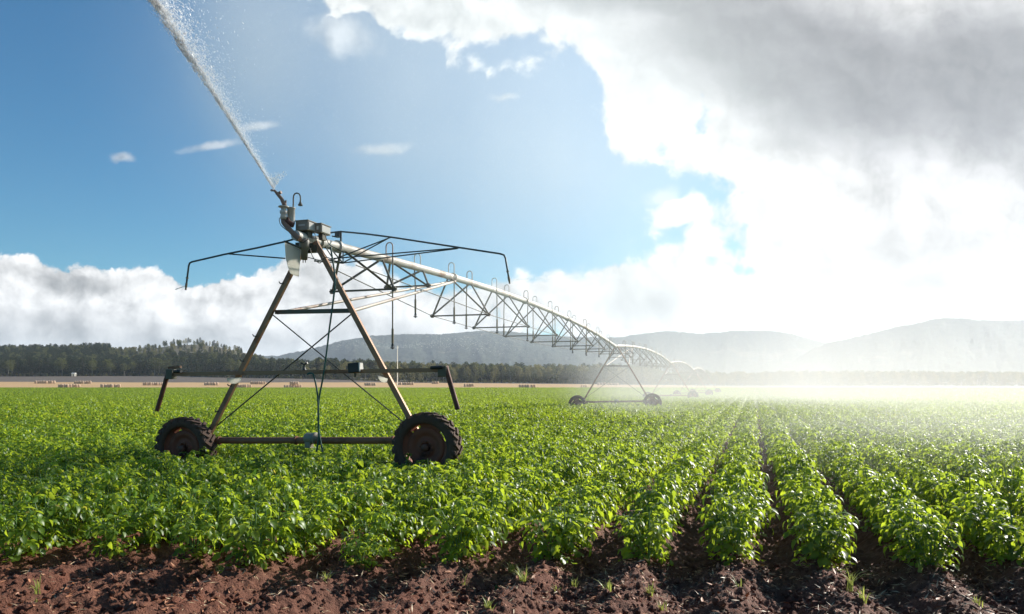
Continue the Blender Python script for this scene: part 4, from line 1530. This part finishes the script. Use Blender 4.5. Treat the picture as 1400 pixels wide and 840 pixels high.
def drops(name, P, size, dirs, asp, m, label=None):
    """many small flakes of water: a rhombus of half-width size and half-length size*asp along dirs"""
    n = len(P)
    P = np.asarray(P); size = np.asarray(size).reshape(-1, 1); D = np.asarray(dirs); D = D / (np.linalg.norm(D, axis=1, keepdims=True) + 1e-9)
    A = np.cross(D, np.array(S)[None] + WG.normal(0, .55, (n, 3))); A /= np.linalg.norm(A, axis=1, keepdims=True) + 1e-9
    L = size * np.asarray(asp).reshape(-1, 1)
    V = np.stack([P - D * L, P + A * size, P + D * L, P - A * size], 1).reshape(-1, 3)
    f = np.arange(n)[:, None] * 4 + np.array([0, 1, 2, 3])[None]
    me = mesh_from(name, V, f.ravel(), np.full(n, 4))
    o = link_mesh(name, me, m)
    return tag(o, label, None, None, 'stuff')


J0 = PL(374.0, 258.5, -.42)
JE = at(219, 18, 9.7)
JX = Vector(J0) + (JE - J0) * (1 / .6) + Vector((0, 0, -.10))


def jet_pt(s_):
    s_ = np.asarray(s_)[:, None]
    a, c, e = np.array(J0), np.array(JE), np.array(JX)
    # quadratic through the three points (s = 0, .6, 1)
    l0 = (s_ - .6) * (s_ - 1) / .6; l1 = s_ * (s_ - 1) / (.6 * -.4); l2 = s_ * (s_ - .6) / .4
    return a * l0 + c * l1 + e * l2


ss = np.linspace(0, 1, 240)
C = jet_pt(ss)
tng = np.gradient(C, axis=0); tng /= np.linalg.norm(tng, axis=1, keepdims=True)
wind = np.array([.80, .35, -.25])
# solid core that frays into ropes
n = 3200
s_ = WG.random(n) ** .75
c = jet_pt(s_)
strand = WG.integers(0, 12, n)
ph = strand * 2.399
fr = 9 + strand * 2.3
sp_ = .003 + .060 * s_ ** 1.25
wob = np.stack([np.sin(ph + fr * s_), np.cos(1.3 * ph + fr * .8 * s_), np.sin(2 * ph + fr * 1.2 * s_)], -1) * sp_[:, None]
rag = fbm(s_ * 46 + strand * 9.1, strand * 3.3, 8, 3)
keep = rag > .30 + .14 * s_
lag = np.maximum(strand - 5, 0) * .016 * s_ * (1 + rag)
P = c + wob + wind[None] * lag[:, None] + WG.normal(0, 1, (n, 3)) * (.004 + .018 * s_)[:, None]
tg = jet_pt(np.minimum(s_ + .01, 1)) - jet_pt(np.maximum(s_ - .01, 0))
tg /= np.linalg.norm(tg, axis=1, keepdims=True)
sz = (.006 + .011 * s_) * WG.uniform(.5, 1.4, n)
drops('water_jet', P[keep], sz[keep], (tg + WG.normal(0, .12, (n, 3)))[keep], WG.uniform(1.5, 4, n)[keep], WATER)
n = 30000
s_ = WG.random(n) ** .8
c = jet_pt(s_)
lag = WG.exponential(1.0, n) * (.015 + .26 * s_)
P = c + wind[None] * lag[:, None] + WG.normal(0, 1, (n, 3)) * (.006 + .055 * s_ + .10 * lag)[:, None]
tg = jet_pt(np.minimum(s_ + .01, 1)) - jet_pt(np.maximum(s_ - .01, 0))
drops('jet_spray', P, WG.uniform(.0020, .0060, n) * (.6 + .6 * s_), tg + WG.normal(0, .03, (n, 3)), WG.uniform(1.5, 4, n), WATER)
# short side burst at the nozzle
n = 1500
a = WG.random(n)
tip = np.array(J0); d1 = np.array(PL(400, 228, -.2)) - tip; d0 = np.array(PL(362, 240, -.45)) - tip
mixv = WG.random(n)[:, None] ** 1.2
P = tip + (d0 * (1 - mixv) + d1 * mixv) * (a[:, None] ** .9) * .85 + WG.normal(0, .02, (n, 3)) * a[:, None]
keep = WG.random(n) < (1 - mixv[:, 0] * .75)
drops('nozzle_burst', P[keep], WG.uniform(.0025, .006, keep.sum()), (d0 + d1)[None] + WG.normal(0, .1, (keep.sum(), 3)), np.full(keep.sum(), 2.5), WATER)
# falling curtain from the jet: fine drops drifting down wind
n = 16000
s_ = WG.random(n)
c = jet_pt(.25 + .75 * s_)
k_ = WG.random(n) ** .7 * 6.5
P = c + np.array([.95, .75, -.16])[None] * k_[:, None] + WG.normal(0, 1, (n, 3)) * (.15 + .13 * k_)[:, None]
drops('jet_rain', P, WG.uniform(.0009, .0022, n), np.array([.35, .1, -1.0])[None] + WG.normal(0, .15, (n, 3)), WG.uniform(1.5, 3, n), DROP)

# fans of water under every sprinkler
PP = []; DD = []; SS = []
for (i, bpt) in NOZZLES:
    if i > 2:
        continue
    first = (i == 0 and len(PP) == 0)
    nn = 1500 if first else {0: 160, 1: 120, 2: 60}[i]
    a = WG.uniform(0, 2 * np.pi, nn)
    a = np.round(a / (2 * np.pi) * 22) / 22 * 2 * np.pi + WG.normal(0, .03, nn)
    rr = WG.random(nn) ** .8 * (2.1 if first else 3.6)
    up = WG.uniform(.10, .24, nn)
    zz = rr * up * 1.2 - .085 * rr * rr
    P = np.stack([np.cos(a) * rr, np.sin(a) * rr, zz], -1) + WG.normal(0, .03, (nn, 3)) * (.2 + rr[:, None] * .35)
    P[:, 0] += .10 * rr ** 1.5
    PP.append(P + np.array(bpt)[None])
    dz = up * 1.2 - .17 * rr
    DD.append(np.stack([np.cos(a), np.sin(a), dz], -1)); SS.append(np.full(nn, .0020 if first else .0024 + .0014 * i))
drops('sprinkler_spray', np.concatenate(PP), np.concatenate(SS) * WG.uniform(.7, 1.3, sum(map(len, SS))), np.concatenate(DD), WG.uniform(3, 6, sum(map(len, SS))), DROP)
# boom end streams
PP = []; DD = []
for (e, d_) in ((PL(695.8, 383.5, 1.0), (B0 * .95 + Q0 * .5 + ZU * .12)), (PL(254.6, 391, -.24), (-B0 * .9 - ZU * .2))):
    nn = 700 if e.x > 0 or True else 0
    r_ = WG.random(nn) * (1.6 if d_.dot(B0) > 0 else .25)
    PP.append(np.array(e)[None] + np.array(d_)[None] * r_[:, None] + np.array([0, 0, -.03])[None] * (r_ ** 2)[:, None] + WG.normal(0, .035, (nn, 3)) * r_[:, None]); DD.append(np.repeat(np.array(d_)[None], nn, 0))
drops('boom_spray', np.concatenate(PP), WG.uniform(.0015, .003, sum(map(len, PP))), np.concatenate(DD), WG.uniform(2, 4, sum(map(len, PP))), DROP)
# rain of fine drops over the right rows
n = 75000
y = 5.6 + 60 * WG.random(n) ** 1.6
pu = WG.uniform(.02, .95, n) ** .8
x = pu * y * .85
z = WG.random(n) * 1.75 + .15
keep = (WG.random(n) < np.clip((x / y - .10) * 3.0, .05, 1)) & (z < 4.6) & (y > 8.5)
P = np.stack([x, y, z], -1)[keep]
n = len(P)
drops('falling_drops', P, WG.uniform(.0006, .0011, n) * (.7 + np.minimum(P[:, 1], 16) / 20), np.array([.42, .05, -1.0])[None] + WG.normal(0, .10, (n, 3)), WG.uniform(6, 11, n), DROP)


# ================================================================== mist volumes and haze
def volume_box(name, lo, hi, build):
    mb = MB(); lo = Vector(lo); hi = Vector(hi); h = (hi - lo) / 2
    mb.box((lo + hi) / 2, (h.x, 0, 0), (0, h.y, 0), (0, 0, h.z))
    m, t = new_mat(name)
    o = mb.build(name, m)
    tag(o, None, None, None, 'stuff')
    build(m, t)
    return o


def pvol(t, color, dens, g_):
    p = t.node('ShaderNodeVolumePrincipled')
    p.inputs['Color'].default_value = (*color, 1); p.inputs['Anisotropy'].default_value = g_
    p.inputs['Density Attribute'].default_value = ''; p.inputs['Color Attribute'].default_value = ''; p.inputs['Temperature Attribute'].default_value = ''
    if isinstance(dens, (int, float)):
        p.inputs['Density'].default_value = dens
    else:
        t.l.new(dens, p.inputs['Density'])
    t.l.new(p.outputs[0], t.out.inputs['Volume'])


HAZE_D = .00013
volume_box('haze', (-6300, -50, -3), (6300, 7000, 330), lambda m, t: pvol(t, (.78, .88, 1.0), HAZE_D, .35))


def mist_field(m, t):
    pos = t.node('ShaderNodeNewGeometry').outputs['Position']
    n1 = t.noise(pos, .10, 2, .5)
    acc = None
    for (c, r_, d_) in MIST:
        bl = t.blob(pos, c, r_)
        f = t.math('MULTIPLY', t.maprange(bl, 1.0, 0.0), d_)
        acc = f if acc is None else t.math('ADD', acc, f)
    pvol(t, (1.0, .985, .96), t.math('MULTIPLY', acc, t.maprange(n1, .25, .75, .55, 1.45, 'LINEAR')), .42)
    m.cycles.volume_step_rate = MIST_STEP


HAZE_D = .00013
MIST_STEP = .4
MIST = [((25, 52, .5), (28, 58, 14.0), .0086), ((16.5, 58, 1.5), (13, 38, 6.0), .016), ((11.5, 15.5, .2), (11.0, 11.5, 3.4), .036), ((5.6, 33, 1.5), (4.2, 11, 4.0), .032)]
volume_box('spray_mist', (-4, 5.5, .15), (54, 140, 15.0), mist_field)


def curtain_field(m, t):
    pos = t.node('ShaderNodeNewGeometry').outputs['Position']
    acc = None
    for (c, r_, d_) in CURT:
        bl = t.blob(pos, c, r_)
        f = t.math('MULTIPLY', t.maprange(bl, 1.0, 0.0), d_)
        acc = f if acc is None else t.math('ADD', acc, f)
    n1 = t.noise(pos, .35, 2, .5)
    pvol(t, (.93, .99, 1.0), t.math('MULTIPLY', acc, t.maprange(n1, .25, .75, .6, 1.4, 'LINEAR')), .3)
    m.cycles.volume_step_rate = .3


CURT = [((-1.5, 15.0, 8.2), (7.6, 6.0, 6.2), .092), ((-4.0, 11.0, 7.2), (1.3, 2.0, 2.8), .20), ((2.4, 18, 6.4), (7.4, 7, 5.5), .070), ((-2.9, 12.8, 6.8), (3.0, 2.6, 3.4), .06)]
volume_box('jet_mist', (-9, 8.2, 2.0), (10, 26, 13), curtain_field)
